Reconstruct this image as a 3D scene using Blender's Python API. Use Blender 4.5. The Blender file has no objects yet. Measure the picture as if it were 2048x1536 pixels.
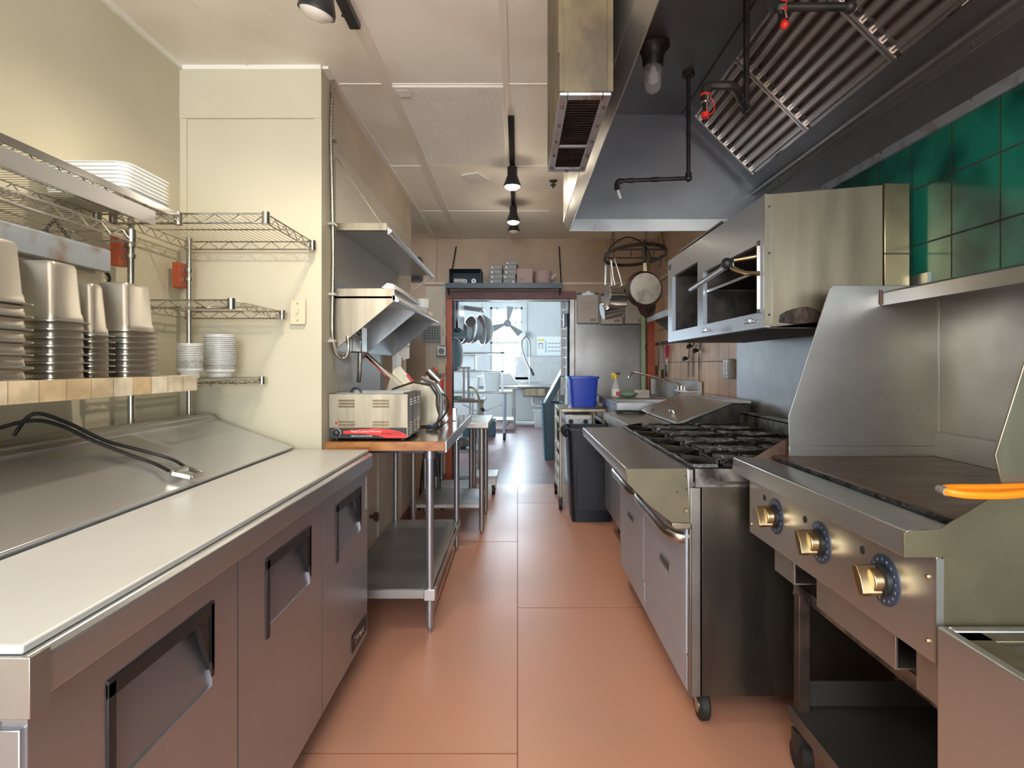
import bpy, bmesh, math, random
from mathutils import Vector, Matrix, Euler
random.seed(7)
S = bpy.context.scene
COL = S.collection
PI = math.pi

# ------------------------------------------------------------------ camera, world, light, exposure
CH = 1.29                                   # eye height
F = 1210.0                                  # focal length in px of a 2048 px wide frame
cd = bpy.data.cameras.new('camera'); cam = bpy.data.objects.new('camera', cd); COL.objects.link(cam)
cd.sensor_width = 36; cd.lens = F / 2048 * 36
cd.shift_x = -11 / 2048; cd.shift_y = -37 / 2048
cd.clip_start = .02; cd.clip_end = 100
cam.location = (0, 0, CH); cam.rotation_euler = (PI / 2, 0, 0)
S.camera = cam

w = bpy.data.worlds.new('world'); S.world = w; w.use_nodes = True
bg = w.node_tree.nodes['Background']
bg.inputs[0].default_value = (.80, .90, 1, 1); bg.inputs[1].default_value = 7.0

S.view_settings.view_transform = 'Standard'; S.view_settings.look = 'None'
S.view_settings.gamma = 1; S.view_settings.use_curve_mapping = False
S.view_settings.exposure = 0.5

def light(kind, name, loc, energy, color=(1, 1, 1), size=.3, size_y=None, rot=(0, 0, 0), spot=None, blend=.5):
    d = bpy.data.lights.new(name, kind); o = bpy.data.objects.new(name, d); COL.objects.link(o)
    d.energy = energy; d.color = color; o.location = loc; o.rotation_euler = rot
    if kind == 'AREA':
        d.size = size
        if size_y: d.shape = 'RECTANGLE'; d.size_y = size_y
    else:
        d.shadow_soft_size = size
    if kind == 'SPOT': d.spot_size = spot; d.spot_blend = blend
    return o
WARM = (1, .86, .66)
# added fill lights, unseen behind the camera, to brighten room and ceiling
light('POINT', 'rear_fill_light', (-.30, -.35, 2.10), 30, (1, .96, .88), .22)
light('POINT', 'rear_fill_light', (-.30, -1.9, 1.95), 32, (1, .96, .88), .25)
# added area fill at an invented window behind the camera, lighting surfaces head-on
light('AREA', 'front_fill_light', (0, -2.93, 1.55), 46, (.95, .97, 1), 2.4, 1.9, (PI / 2, 0, 0))
# added fills along the far room's unseen left wall, then its end window's daylight
light('AREA', 'far_side_fill', (-3.35, 9.2, 1.9), 115, (.66, .84, 1), 2.2, 1.7, (0, -PI / 2, 0))
light('AREA', 'far_side_fill', (-3.35, 12.2, 1.9), 80, (.66, .84, 1), 1.6, 1.7, (0, -PI / 2, 0))
light('AREA', 'end_window_light', (-.27, 14.1, 1.85), 70, (.70, .87, 1), .8, 1.6, (PI / 2, 0, PI))

# ------------------------------------------------------------------ materials
MATS = {}
def mat(name, color, metal=0.0, rough=.5, var=0, vscale=6, stretch=(1, 1, 1), rvar=0, bump=0, bscale=40, color2=None,
        emit=None, estr=0, trans=0, coat=0, spec=None, alpha=1, ramp=(.35, .65), detail=4):
    m = bpy.data.materials.new(name); m.use_nodes = True
    nt = m.node_tree; N = nt.nodes; L = nt.links; b = N['Principled BSDF']
    b.inputs['Base Color'].default_value = (*color, 1); b.inputs['Metallic'].default_value = metal
    b.inputs['Roughness'].default_value = rough
    if spec is not None: b.inputs['Specular IOR Level'].default_value = spec
    if trans: b.inputs['Transmission Weight'].default_value = trans
    if coat: b.inputs['Coat Weight'].default_value = coat; b.inputs['Coat Roughness'].default_value = .1
    if emit: b.inputs['Emission Color'].default_value = (*emit, 1); b.inputs['Emission Strength'].default_value = estr
    if alpha < 1: b.inputs['Alpha'].default_value = alpha
    if var or color2 or rvar or bump:
        tc = N.new('ShaderNodeTexCoord'); mp = N.new('ShaderNodeMapping'); L.new(tc.outputs['Object'], mp.inputs[0])
        mp.inputs['Scale'].default_value = stretch
        nz = N.new('ShaderNodeTexNoise'); nz.inputs['Scale'].default_value = vscale; nz.inputs['Detail'].default_value = detail
        L.new(mp.outputs[0], nz.inputs[0])
        if var or color2:
            c2 = color2 or tuple(c * (1 - var) for c in color)
            cr = N.new('ShaderNodeValToRGB'); cr.color_ramp.elements[0].position = ramp[0]; cr.color_ramp.elements[1].position = ramp[1]
            cr.color_ramp.elements[0].color = (*color, 1); cr.color_ramp.elements[1].color = (*c2, 1)
            L.new(nz.outputs[0], cr.inputs[0]); L.new(cr.outputs[0], b.inputs['Base Color'])
        if rvar:
            mr = N.new('ShaderNodeMapRange'); mr.inputs[1].default_value = .3; mr.inputs[2].default_value = .7
            mr.inputs[3].default_value = max(.02, rough - rvar); mr.inputs[4].default_value = min(1, rough + rvar)
            L.new(nz.outputs[0], mr.inputs[0]); L.new(mr.outputs[0], b.inputs['Roughness'])
        if bump:
            n2 = N.new('ShaderNodeTexNoise'); n2.inputs['Scale'].default_value = bscale; n2.inputs['Detail'].default_value = 3
            L.new(mp.outputs[0], n2.inputs[0])
            bp = N.new('ShaderNodeBump'); bp.inputs['Strength'].default_value = bump; bp.inputs['Distance'].default_value = .01
            L.new(n2.outputs[0], bp.inputs['Height']); L.new(bp.outputs[0], b.inputs['Normal'])
    MATS[name] = m
    return m

def tile_mat(name, colors, grout, axes, size, offset, rough=.15, mortar=.008, bump=.5, cloud=3.5, cmix=.8):
    """glazed tile grid on a plane: axes are the two world axes used"""
    m = bpy.data.materials.new(name); m.use_nodes = True
    nt = m.node_tree; N = nt.nodes; L = nt.links; b = N['Principled BSDF']
    tc = N.new('ShaderNodeTexCoord'); sx = N.new('ShaderNodeSeparateXYZ'); L.new(tc.outputs['Object'], sx.inputs[0])
    cb = N.new('ShaderNodeCombineXYZ')
    L.new(sx.outputs[axes[0]], cb.inputs[0]); L.new(sx.outputs[axes[1]], cb.inputs[1])
    mp = N.new('ShaderNodeMapping'); mp.inputs['Location'].default_value = (offset[0], offset[1], 0); L.new(cb.outputs[0], mp.inputs[0])
    br = N.new('ShaderNodeTexBrick'); br.offset = 0; br.squash = 1
    br.inputs['Scale'].default_value = 1; br.inputs['Brick Width'].default_value = size[0]; br.inputs['Row Height'].default_value = size[1]
    br.inputs['Mortar Size'].default_value = mortar / 2; br.inputs['Mortar Smooth'].default_value = .3
    br.inputs['Color1'].default_value = (*colors[0], 1); br.inputs['Color2'].default_value = (*colors[1], 1); br.inputs['Mortar'].default_value = (*grout, 1)
    L.new(mp.outputs[0], br.inputs['Vector'])
    nz = N.new('ShaderNodeTexNoise'); nz.inputs['Scale'].default_value = cloud; nz.inputs['Detail'].default_value = 2; L.new(tc.outputs['Object'], nz.inputs[0])
    cr = N.new('ShaderNodeValToRGB'); cr.color_ramp.elements[0].position = .38; cr.color_ramp.elements[1].position = .62
    cr.color_ramp.elements[0].color = (.22, .22, .22, 1); cr.color_ramp.elements[1].color = (1.25, 1.25, 1.25, 1)
    L.new(nz.outputs[0], cr.inputs[0])
    mx = N.new('ShaderNodeMix'); mx.data_type = 'RGBA'; mx.blend_type = 'MULTIPLY'; mx.inputs[0].default_value = cmix
    L.new(br.outputs['Color'], mx.inputs[6]); L.new(cr.outputs[0], mx.inputs[7]); L.new(mx.outputs[2], b.inputs['Base Color'])
    mr = N.new('ShaderNodeMapRange'); mr.inputs[3].default_value = rough; mr.inputs[4].default_value = .8
    L.new(br.outputs['Fac'], mr.inputs[0]); L.new(mr.outputs[0], b.inputs['Roughness'])
    bp = N.new('ShaderNodeBump'); bp.invert = True; bp.inputs['Strength'].default_value = bump; bp.inputs['Distance'].default_value = .004
    L.new(br.outputs['Fac'], bp.inputs['Height']); L.new(bp.outputs[0], b.inputs['Normal'])
    MATS[name] = m
    return m

mat('cream_paint', (.60, .55, .41), rough=.5, var=.10, vscale=1.6, bump=.05, bscale=60)
mat('cream_paint_dull', (.62, .52, .40), rough=.5, var=.2, vscale=2.2, bump=.05, bscale=60)
mat('tan_paint', (.50, .36, .25), rough=.5, var=.25, vscale=1.8, bump=.05, bscale=50)
mat('ceiling_paint', (.90, .90, .82), rough=.6, color2=(.62, .52, .40), vscale=.9, ramp=(.48, .82), bump=.04, bscale=90)
mat('ceiling_trim', (.80, .77, .69), rough=.5)
mat('white_paint', (.60, .61, .59), rough=.5, var=.08, vscale=1.5)
mat('orange_paint', (.50, .10, .035), rough=.4, var=.25, vscale=5)
mat('maroon_paint', (.22, .07, .06), rough=.45, var=.3, vscale=5)
mat('green_paint', (.42, .55, .36), rough=.45, var=.1)
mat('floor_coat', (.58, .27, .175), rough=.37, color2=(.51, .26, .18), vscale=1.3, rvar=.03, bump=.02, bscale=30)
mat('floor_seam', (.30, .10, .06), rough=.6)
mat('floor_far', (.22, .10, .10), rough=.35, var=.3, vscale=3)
ST = dict(metal=.88)
mat('steel', (.56, .56, .565), rough=.30, var=.05, vscale=2.5, rvar=.02, **ST)
mat('steel_z', (.42, .44, .49), rough=.34, var=.05, vscale=2, stretch=(1.5, 1.5, .5), rvar=.02, **ST)
mat('steel_dull', (.45, .44, .42), rough=.42, var=.2, vscale=4, rvar=.08, bump=.02, bscale=12, **ST)
mat('steel_warm', (.38, .33, .245), rough=.36, var=.38, vscale=6, stretch=(2, 2, .3), rvar=.1, bump=.05, bscale=22, **ST)
mat('steel_olive', (.17, .148, .095), rough=.48, var=.30, vscale=5, metal=.55)
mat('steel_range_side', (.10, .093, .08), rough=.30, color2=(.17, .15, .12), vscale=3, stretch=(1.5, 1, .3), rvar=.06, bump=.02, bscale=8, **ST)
mat('speckled_sheet', (.60, .55, .47), metal=.35, rough=.4, var=.12, vscale=60, bump=.15, bscale=90)
mat('steel_dark', (.20, .195, .19), rough=.42, var=.25, vscale=2.2, rvar=.08, bump=.02, bscale=10, **ST)
mat('steel_sooty', (.30, .28, .25), rough=.4, color2=(.035, .03, .027), vscale=7, ramp=(.42, .62), rvar=.15, bump=.1, bscale=20, **ST)
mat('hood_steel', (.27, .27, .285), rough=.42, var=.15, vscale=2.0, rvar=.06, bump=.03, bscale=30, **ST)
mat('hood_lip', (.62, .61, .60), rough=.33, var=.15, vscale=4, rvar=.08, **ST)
mat('filter_steel', (.72, .68, .64), rough=.24, color2=(.26, .17, .09), vscale=3, stretch=(1, .35, 1), ramp=(.45, .7), **ST)
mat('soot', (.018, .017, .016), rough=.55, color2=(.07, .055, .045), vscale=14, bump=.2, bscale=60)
mat('grease_edge', (.09, .10, .115), rough=.3, color2=(.02, .02, .022), vscale=30, bump=.6, bscale=60, metal=.5)
mat('griddle_plate', (.11, .065, .045), metal=.55, rough=.38, color2=(.17, .11, .08), vscale=4, stretch=(1, 5, 1), rvar=.1)
mat('rusty', (.13, .075, .05), metal=.5, rough=.5, color2=(.07, .035, .025), vscale=9, bump=.2, bscale=30)
mat('cast_iron', (.11, .105, .10), metal=.85, rough=.33, color2=(.05, .045, .04), vscale=12, bump=.2, bscale=70)
mat('black_iron', (.022, .021, .021), metal=.3, rough=.45, bump=.1, bscale=50, color2=(.05, .04, .035), vscale=12)
mat('chrome', (.78, .78, .78), metal=1, rough=.14)
mat('zinc', (.50, .48, .43), metal=1, rough=.27, var=.2, vscale=20)
mat('galvanised', (.52, .53, .54), metal=.85, rough=.38, color2=(.45, .46, .47), vscale=12, ramp=(.3, .7), bump=.08, bscale=60)
mat('brass', (.50, .41, .25), metal=1, rough=.3, var=.2, vscale=8)
mat('greased_duct', (.15, .11, .052), metal=0, rough=.5, color2=(.055, .036, .016), vscale=11, stretch=(1, 1, .6), bump=.15, bscale=16)
mat('blue_grey_metal', (.42, .46, .50), metal=.6, rough=.45, color2=(.30, .22, .17), vscale=12, ramp=(.5, .72), bump=.15, bscale=30)
mat('cutting_board', (.60, .595, .575), rough=.35, var=.05, vscale=4)
mat('black_plastic', (.014, .015, .018), rough=.45)
mat('grey_plastic', (.20, .205, .21), rough=.5)
mat('bin_plastic', (.010, .015, .024), rough=.45, bump=.15, bscale=80, var=.3)
mat('teal_plastic', (.035, .085, .11), rough=.4, bump=.1, bscale=80)
mat('blue_plastic', (.015, .055, .52), rough=.35)
mat('white_plastic', (.78, .78, .76), rough=.35)
mat('cloudy_plastic', (.80, .82, .80), rough=.3, alpha=.75)
mat('almond_plastic', (.62, .54, .38), rough=.4)
mat('rubber', (.012, .012, .012), rough=.6)
mat('red_plastic', (.55, .02, .025), rough=.35)
mat('bright_red', (.75, .03, .02), rough=.4)
mat('pink_red', (.55, .02, .10), rough=.4)
mat('orange_rubber', (.95, .26, .01), rough=.4)
mat('yellow_plastic', (.85, .55, .02), rough=.4)
mat('paper', (.60, .55, .50), rough=.8, var=.06, vscale=6)
mat('white_paper', (.82, .82, .80), rough=.8)
mat('ink', (.03, .03, .035), rough=.7)
mat('faint_ink', (.30, .28, .27), rough=.8)
mat('card_grey', (.30, .33, .35), rough=.7, var=.15, vscale=20)
mat('card_pink', (.46, .34, .33), rough=.8)
mat('card_dark', (.06, .09, .12), rough=.7)
mat('butcher_block', (.45, .19, .05), rough=.35, color2=(.30, .10, .025), vscale=9, stretch=(1, .5, 3), ramp=(.4, .6), coat=.3)
mat('wood_light', (.60, .42, .22), rough=.5, color2=(.45, .28, .12), vscale=6, stretch=(1, 6, 1))
mat('table_laminate', (.36, .28, .25), rough=.12, color2=(.24, .18, .17), vscale=7, ramp=(.4, .65), metal=.45)
mat('brown_knob', (.12, .06, .035), metal=.5, rough=.4)
mat('green_cloth', (.20, .34, .23), rough=.9, var=.3, vscale=20)
mat('clear_plastic', (.75, .78, .75), rough=.08, alpha=.45)
mat('stove_blue', (.04, .07, .13), metal=.2, rough=.25)
mat('dirty_pan', (.55, .50, .42), metal=.5, rough=.4, color2=(.20, .17, .13), vscale=9, ramp=(.5, .75))
mat('crust', (.018, .015, .014), metal=.3, rough=.5, color2=(.075, .045, .03), vscale=12, bump=.6, bscale=40)
mat('lamp_black', (.016, .016, .017), rough=.4)
mat('reflector', (.85, .84, .80), rough=.25)
mat('bulb_on', (1, 1, 1), emit=(1, .90, .72), estr=60)
mat('bulb_off', (.75, .72, .66), rough=.25)
mat('lamp_glass', (.85, .85, .85), rough=.05, alpha=.16)
mat('window_glass', (.9, .95, 1), rough=.02, alpha=.12)
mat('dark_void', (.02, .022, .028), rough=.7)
mat('closet_beige', (.45, .34, .24), rough=.6, var=.2, vscale=3)
mat('blue_trim', (.045, .085, .125), rough=.4)
mat('poster_blue', (.30, .55, .62), rough=.7)
tile_mat('green_tile', ((.010, .115, .085), (.015, .16, .11)), (.030, .034, .022), (1, 2), (.206, .206), (-1.832 + .206 * 20, -1.73 + .206 * 20), rough=.16, mortar=.007, cloud=4)
tile_mat('tan_tile', ((.74, .49, .31), (.68, .44, .28)), (.10, .07, .05), (1, 2), (.206, .33), (-3.98 + .206 * 30, -1.32 + .33 * 12), rough=.3, mortar=.006, cloud=2.5, cmix=.35)
mat('back_sheet', (.30, .285, .27), rough=.34, var=.25, vscale=3, rvar=.08, **ST)
mat('lid_steel', (.58, .59, .61), metal=.75, rough=.27)
mat('pan_steel', (.56, .53, .47), metal=.9, rough=.30, var=.25, vscale=9, stretch=(1.5, 1.5, .4), ramp=(.45, .75))
mat('broiler_side', (.33, .275, .195), metal=.8, rough=.38, color2=(.20, .165, .115), vscale=5, stretch=(2, 2, .35), ramp=(.4, .75), bump=.03, bscale=20)
mat('track_black', (.014, .014, .015), rough=.85, spec=.1)
mat('broiler_steel', (.55, .58, .63), metal=.7, rough=.36)  # base cooled to paint in blue light from the far left
mat('leg_dark', (.10, .065, .05), metal=.4, rough=.45, color2=(.04, .03, .025), vscale=12)
mat('gutter_steel', (.40, .39, .385), rough=.4, var=.12, vscale=3, **ST)
mat('oven_daylight_tint', (.47, .52, .62), metal=.40, rough=.40, var=.06, vscale=3)  # blue of reflected daylight painted into the oven doors' colour
mat('post_steel', (.30, .285, .26), rough=.36, var=.2, vscale=6, **ST)
tile_mat('travertine', ((.66, .47, .26), (.86, .80, .66)), (.42, .30, .16), (1, 2), (.085, .09), (0, .03), rough=.45, mortar=.004, cloud=12, cmix=.35)
M = MATS

# ------------------------------------------------------------------ mesh helpers
class MB:
    def __init__(s): s.v = []; s.f = []
    def add(s, vs, fs):
        n = len(s.v); s.v += [Vector(v) for v in vs]; s.f += [tuple(i + n for i in f) for f in fs]; return s
    def box(s, x0, x1, y0, y1, z0, z1):
        return s.add([(x0, y0, z0), (x1, y0, z0), (x1, y1, z0), (x0, y1, z0), (x0, y0, z1), (x1, y0, z1), (x1, y1, z1), (x0, y1, z1)],
                     [(0, 3, 2, 1), (4, 5, 6, 7), (0, 1, 5, 4), (1, 2, 6, 5), (2, 3, 7, 6), (3, 0, 4, 7)])
    def cbox(s, c, d, rot=None):
        x, y, z = [k / 2 for k in d]
        m = MB().box(-x, x, -y, y, -z, z)
        R = Euler(rot).to_matrix() if rot else Matrix.Identity(3)
        return s.add([R @ v + Vector(c) for v in m.v], m.f)
    def prism(s, axis, a0, a1, poly):
        n = len(poly)
        def P(a, p):
            return {'x': (a, p[0], p[1]), 'y': (p[0], a, p[1]), 'z': (p[0], p[1], a)}[axis]
        vs = [P(a0, p) for p in poly] + [P(a1, p) for p in poly]
        return s.add(vs, [tuple(range(n))[::-1], tuple(range(n, 2 * n))] + [(i, (i + 1) % n, n + (i + 1) % n, n + i) for i in range(n)])
    def loft(s, rings, cap0=True, cap1=True, closed=False):
        n = len(rings[0]); vs = [v for r in rings for v in r]; fs = []
        m = len(rings)
        for k in range(m if closed else m - 1):
            for i in range(n):
                a, b = k * n, ((k + 1) % m) * n
                fs.append((a + i, a + (i + 1) % n, b + (i + 1) % n, b + i))
        if cap0 and not closed: fs.append(tuple(range(n))[::-1])
        if cap1 and not closed: fs.append(tuple(range((m - 1) * n, m * n)))
        return s.add(vs, fs)
    def ring(s, c, u, v, r, n): return [c + u * (r * math.cos(2 * PI * i / n)) + v * (r * math.sin(2 * PI * i / n)) for i in range(n)]
    def cyl(s, p0, p1, r0, r1=None, n=14):
        p0, p1 = Vector(p0), Vector(p1); r1 = r0 if r1 is None else r1
        d = (p1 - p0).normalized(); u = d.orthogonal().normalized(); v = d.cross(u)
        return s.loft([s.ring(p0, u, v, r0, n), s.ring(p1, u, v, r1, n)])
    def lathe(s, c, prof, n=20, d=(0, 0, 1), closed=False):
        c = Vector(c); d = Vector(d).normalized(); u = d.orthogonal().normalized(); v = d.cross(u)
        return s.loft([s.ring(c + d * z, u, v, max(r, 1e-4), n) for r, z in prof], closed=closed)
    def tube(s, pts, r, n=8, closed=False):
        pts = [Vector(p) for p in pts]; m = len(pts); rings = []; u = None
        for i in range(m):
            if closed: d = pts[(i + 1) % m] - pts[i - 1]
            else: d = pts[min(i + 1, m - 1)] - pts[max(i - 1, 0)]
            d.normalize()
            u = d.orthogonal().normalized() if u is None else (u - d * u.dot(d)).normalized()
            rings.append(s.ring(pts[i], u, d.cross(u), r, n))
        return s.loft(rings, closed=closed)
    def bar(s, p0, p1, w, h):
        p0, p1 = Vector(p0), Vector(p1); d = (p1 - p0).normalized()
        up = Vector((0, 0, 1)) if abs(d.z) < .9 else Vector((0, 1, 0))
        u = d.cross(up).normalized() * w / 2; v = u.cross(d).normalized() * h / 2
        return s.loft([[p + u + v, p - u + v, p - u - v, p + u - v] for p in (p0, p1)])
    def sphere(s, c, r, n=14, sc=(1, 1, 1)):
        c = Vector(c); k = n // 2; rings = []
        for j in range(k + 1):
            t = PI * j / k; rr = max(math.sin(t), .002) * r; z = math.cos(t) * r
            rings.append([c + Vector((rr * math.cos(2 * PI * i / n) * sc[0], rr * math.sin(2 * PI * i / n) * sc[1], z * sc[2])) for i in range(n)])
        return s.loft(rings)
    def join(s, o): return s.add(o.v, o.f)
    def xf(s, mtx): s.v = [mtx @ v for v in s.v]; return s
    def build(s, name, m, parent=None, bevel=0, sharp=35, seg=2, solid=0):
        off = Vector((0, 0, 0)); p = parent
        while p is not None: off += p.location; p = p.parent
        me = bpy.data.meshes.new(name)
        me.from_pydata([tuple(v - off) for v in s.v], [], s.f)
        bm = bmesh.new(); bm.from_mesh(me); bmesh.ops.recalc_face_normals(bm, faces=bm.faces); bm.to_mesh(me); bm.free()
        me.polygons.foreach_set('use_smooth', [True] * len(me.polygons))
        me.set_sharp_from_angle(angle=math.radians(sharp))
        me.materials.append(M[m] if isinstance(m, str) else m)
        o = bpy.data.objects.new(name, me); COL.objects.link(o)
        if parent is not None: o.parent = parent
        if solid:
            md = o.modifiers.new('solid', 'SOLIDIFY'); md.thickness = solid; md.offset = 0
        if bevel:
            md = o.modifiers.new('bevel', 'BEVEL'); md.width = bevel; md.segments = seg; md.limit_method = 'ANGLE'; md.angle_limit = math.radians(40)
        return o

def tag(o, label, cat, group=None):
    o['label'] = label; o['category'] = cat
    if group: o['group'] = group
    return o
def thing(name, label, cat, loc, group=None):
    o = bpy.data.objects.new(name, None); COL.objects.link(o); o.location = loc; o.empty_display_size = .1
    return tag(o, label, cat, group)
def struct(name, mb, m, **k):
    o = mb.build(name, m, **k); o['kind'] = 'structure'; return o
def dup(root, loc, label=None, rot=None, parent=None):
    c = root.copy(); COL.objects.link(c)
    if parent is not None: c.parent = parent
    else:
        c.location = loc
        if rot is not None: c.rotation_euler = rot
        if label: c['label'] = label
    for ch in root.children: dup(ch, None, parent=c)
    return c
def setlabel(o, l): o['label'] = l; return o
def text(parent, name, s, size, loc, rot, m, ext=.0006, name2=None, sx=1, align='LEFT'):
    cu = bpy.data.curves.new(name, 'FONT'); cu.body = s; cu.size = size; cu.extrude = ext; cu.align_x = align
    t = bpy.data.objects.new('t', cu); COL.objects.link(t); bpy.context.view_layer.update()
    me = bpy.data.meshes.new_from_object(t.evaluated_get(bpy.context.evaluated_depsgraph_get()))
    bpy.data.objects.remove(t)
    off = Vector((0, 0, 0)); p = parent
    while p is not None: off += p.location; p = p.parent
    R = Euler(rot).to_matrix()
    for v in me.vertices: v.co = R @ Vector((v.co.x * sx, v.co.y, v.co.z)) + Vector(loc) - off
    me.materials.clear(); me.materials.append(M[m])
    o = bpy.data.objects.new(name, me); COL.objects.link(o); o.parent = parent
    return o
def rrect(cx, cy, hx, hy, r, z, n=4):
    out = []
    for (sx, sy, a0) in ((1, 1, 0), (-1, 1, 90), (-1, -1, 180), (1, -1, 270)):
        for k in range(n + 1):
            a = math.radians(a0 + 90 * k / n)
            out.append(Vector((cx + sx * (hx - r) + r * math.cos(a), cy + sy * (hy - r) + r * math.sin(a), z)))
    return out
def arc(c, r, a0, a1, n, plane='xz', z=0):
    out = []
    for k in range(n + 1):
        a = math.radians(a0 + (a1 - a0) * k / n); p, q = r * math.cos(a), r * math.sin(a)
        out.append({'xz': (c[0] + p, c[1], c[2] + q), 'xy': (c[0] + p, c[1] + q, c[2]), 'yz': (c[0], c[1] + p, c[2] + q)}[plane])
    return out
# ------------------------------------------------------------------ room shell
XL, XR, YB, ZC = -1.53, 1.47, 6.5, 2.65
YN = -3.0
HX, HY0, HY1 = .28, .15, 3.66               # hood footprint (cut from the ceiling)
m = MB().box(XL - .1, XR + .1, YN, YB + .08, -.06, 0); struct('floor', m, 'floor_coat')
m = MB()
m.box(-.0025, .0025, YN, YB, 0, .0008)
for (x0, x1, ys) in ((XL, 0, (2.01, 4.43)), (0, XR, (.80, 3.22, 5.68))):
    for y in ys: m.box(x0, x1, y - .002, y + .002, 0, .0008)
struct('trim_1', m, 'floor_seam')
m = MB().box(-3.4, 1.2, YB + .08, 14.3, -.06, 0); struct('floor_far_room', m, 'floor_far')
# ceiling around the hood
m = MB().box(XL, HX, YN, YB, ZC, ZC + .05).box(HX, XR, HY1, YB, ZC, ZC + .05).box(HX, XR, YN, HY0, ZC, ZC + .05)
struct('ceiling', m, 'ceiling_paint')
m = MB()
for x, wd in ((-1.22, .012), (-.63, .05), (-.056, .03)): m.box(x - wd / 2, x + wd / 2, YN, YB, ZC - .005, ZC + .002)
for y in (-1.5, -.2, 1.0, 2.92, 4.12, 5.32): m.box(-.63 if y < 2.5 and y != -.2 else XL, HX, y - .004, y + .004, ZC - .004, ZC + .002)
m.box(XL, XL + .015, YN, 2.75, ZC - .02, ZC).box(XL, -.89, 2.735, 2.75, ZC - .02, ZC)
m.box(-.894, -.86, 2.75, YB, ZC - .012, ZC)
struct('trim_2', m, 'ceiling_trim')
m = MB().box(XL - .1, XL, YN, 2.75, 0, ZC + .05); struct('wall_left', m, 'cream_paint')
# boxed-out wall behind the cooler and the wall along the work tables, with a pass-through
m = MB().box(XL - .1, -.894, 2.75, 2.95, 0, ZC)
struct('wall_left_pier', m, 'cream_paint')
m = MB().box(XL, -.888, 2.738, 2.75, 2.41, ZC).box(XL, XL + .03, 2.742, 2.75, 0, 2.41).box(-.925, -.888, 2.742, 2.75, .0, 2.41)
m.box(-.894, -.888, 2.75, 2.95, 0, ZC)
struct('trim_3', m, 'cream_paint')
m = MB()
PX0, PX1 = -1.02, -.894
m.box(PX0, PX1, 2.95, 3.95, 0, ZC).box(PX0, PX1, 3.95, 5.08, 1.80, ZC).box(PX0, PX1, 3.95, 5.08, 0, .90)
struct('wall_left_side', m, 'cream_paint_dull')
m = MB().box(-.894, -.889, 2.96, 5.0, 1.45, 2.35).box(-.894, -.889, 2.96, 3.93, .93, 1.45)
struct('wall_left_metal_sheet', m, 'speckled_sheet')
m = MB().box(-1.02, -.89, 3.95, 3.985, .90, 1.80).box(-1.0, -.885, 3.95, 5.08, .88, .90); struct('trim_4', m, 'blue_trim')
m = MB().box(-1.9, -1.85, 3.9, YB, 0, ZC).box(-1.9, -1.0, 3.85, 3.9, 0, ZC); struct('wall_closet', m, 'closet_beige')
m = MB().box(-1.85, -1.45, 4.6, 6.45, .0, 2.3); struct('wall_closet_shade', m, 'dark_void')  # dark block paints in the gloom of the closet behind the pass-through
m = MB().box(-1.30, -.95, 5.06, 5.16, 0, ZC); struct('wall_post', m, 'tan_paint')
# back wall with the doorway
DX0, DX1, DZ = -.70, .56, 2.0
m = MB().box(-1.9, DX0, YB, YB + .12, 0, ZC).box(DX1, XR + .1, YB, YB + .12, 0, ZC).box(DX0, DX1, YB, YB + .12, DZ, ZC)
struct('wall_back', m, 'tan_paint')
m = MB().box(-.985, -.70 - .06, YB - .012, YB, 0, 2.14); struct('trim_5', m, 'cream_paint_dull')
m = MB().box(DX0 - .065, DX0, YB - .03, YB + .13, 0, DZ + .07); struct('trim_6', m, 'orange_paint', bevel=.004)
m = MB().box(DX0 - .065, DX1 + .06, YB - .035, YB, DZ, DZ + .085); struct('trim_7', m, 'maroon_paint', bevel=.004)
m = MB().box(DX1, DX1 + .05, YB - .02, YB + .13, 0, DZ).box(DX0, DX1, YB, YB + .13, DZ - .012, DZ); struct('trim_8', m, 'steel_dull', bevel=.003)
m = MB().box(-1.0, XR, YB - .018, YB, 2.155, 2.185).box(.0 - .885, -.875, YB - .012, YB, 2.18, ZC).box(.93, .94, YB - .012, YB, 2.18, ZC)
struct('trim_9', m, 'cream_paint_dull', bevel=.003)
m = MB().box(.62, 1.33, YB - .008, YB, .80, 1.99); struct('wall_back_steel_sheet', m, 'back_sheet')
m = MB().box(1.385, XR, YB - .05, YB, .6, 2.0); struct('trim_10', m, 'orange_paint', bevel=.004)
m = MB().cyl((1.345, YB - .045, 0), (1.345, YB - .045, 2.02), .028); struct('trim_11', m, 'green_paint')
m = MB().box(-.985, -.77, YB - .025, YB - .01, 0, .13).box(-.894, -.88, 2.95, 5.05, 0, .13); struct('baseboard_left', m, 'maroon_paint')
# right wall
m = MB().box(XR, XR + .1, YN, YB, 0, ZC + .3); struct('wall_right', m, 'tan_paint')
m = MB().box(XR - .008, XR, YN, 3.70, .6, 2.4); struct('wall_right_green_tile', m, 'green_tile')
m = MB().box(XR - .008, XR, 3.70, YB - .05, .6, 1.98); struct('wall_right_tan_tile', m, 'tan_tile')
m = MB().box(XR - .02, XR - .008, 2.14, 4.0, .9, 1.62); struct('wall_right_steel_sheet', m, 'galvanised')
m = MB().box(XR - .02, XR, 3.72, YB, 2.155, 2.185); struct('trim_12', m, 'cream_paint_dull')
m = MB().box(XL - .1, -1.25, YN - .1, YN, 0, ZC + .1).box(1.25, XR + .1, YN - .1, YN, 0, ZC + .1).box(-1.25, 1.25, YN - .1, YN, 0, .55).box(-1.25, 1.25, YN - .1, YN, 2.55, ZC + .1); struct('wall_near', m, 'cream_paint')  # unseen near wall; its opening is added for the front fill
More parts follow.
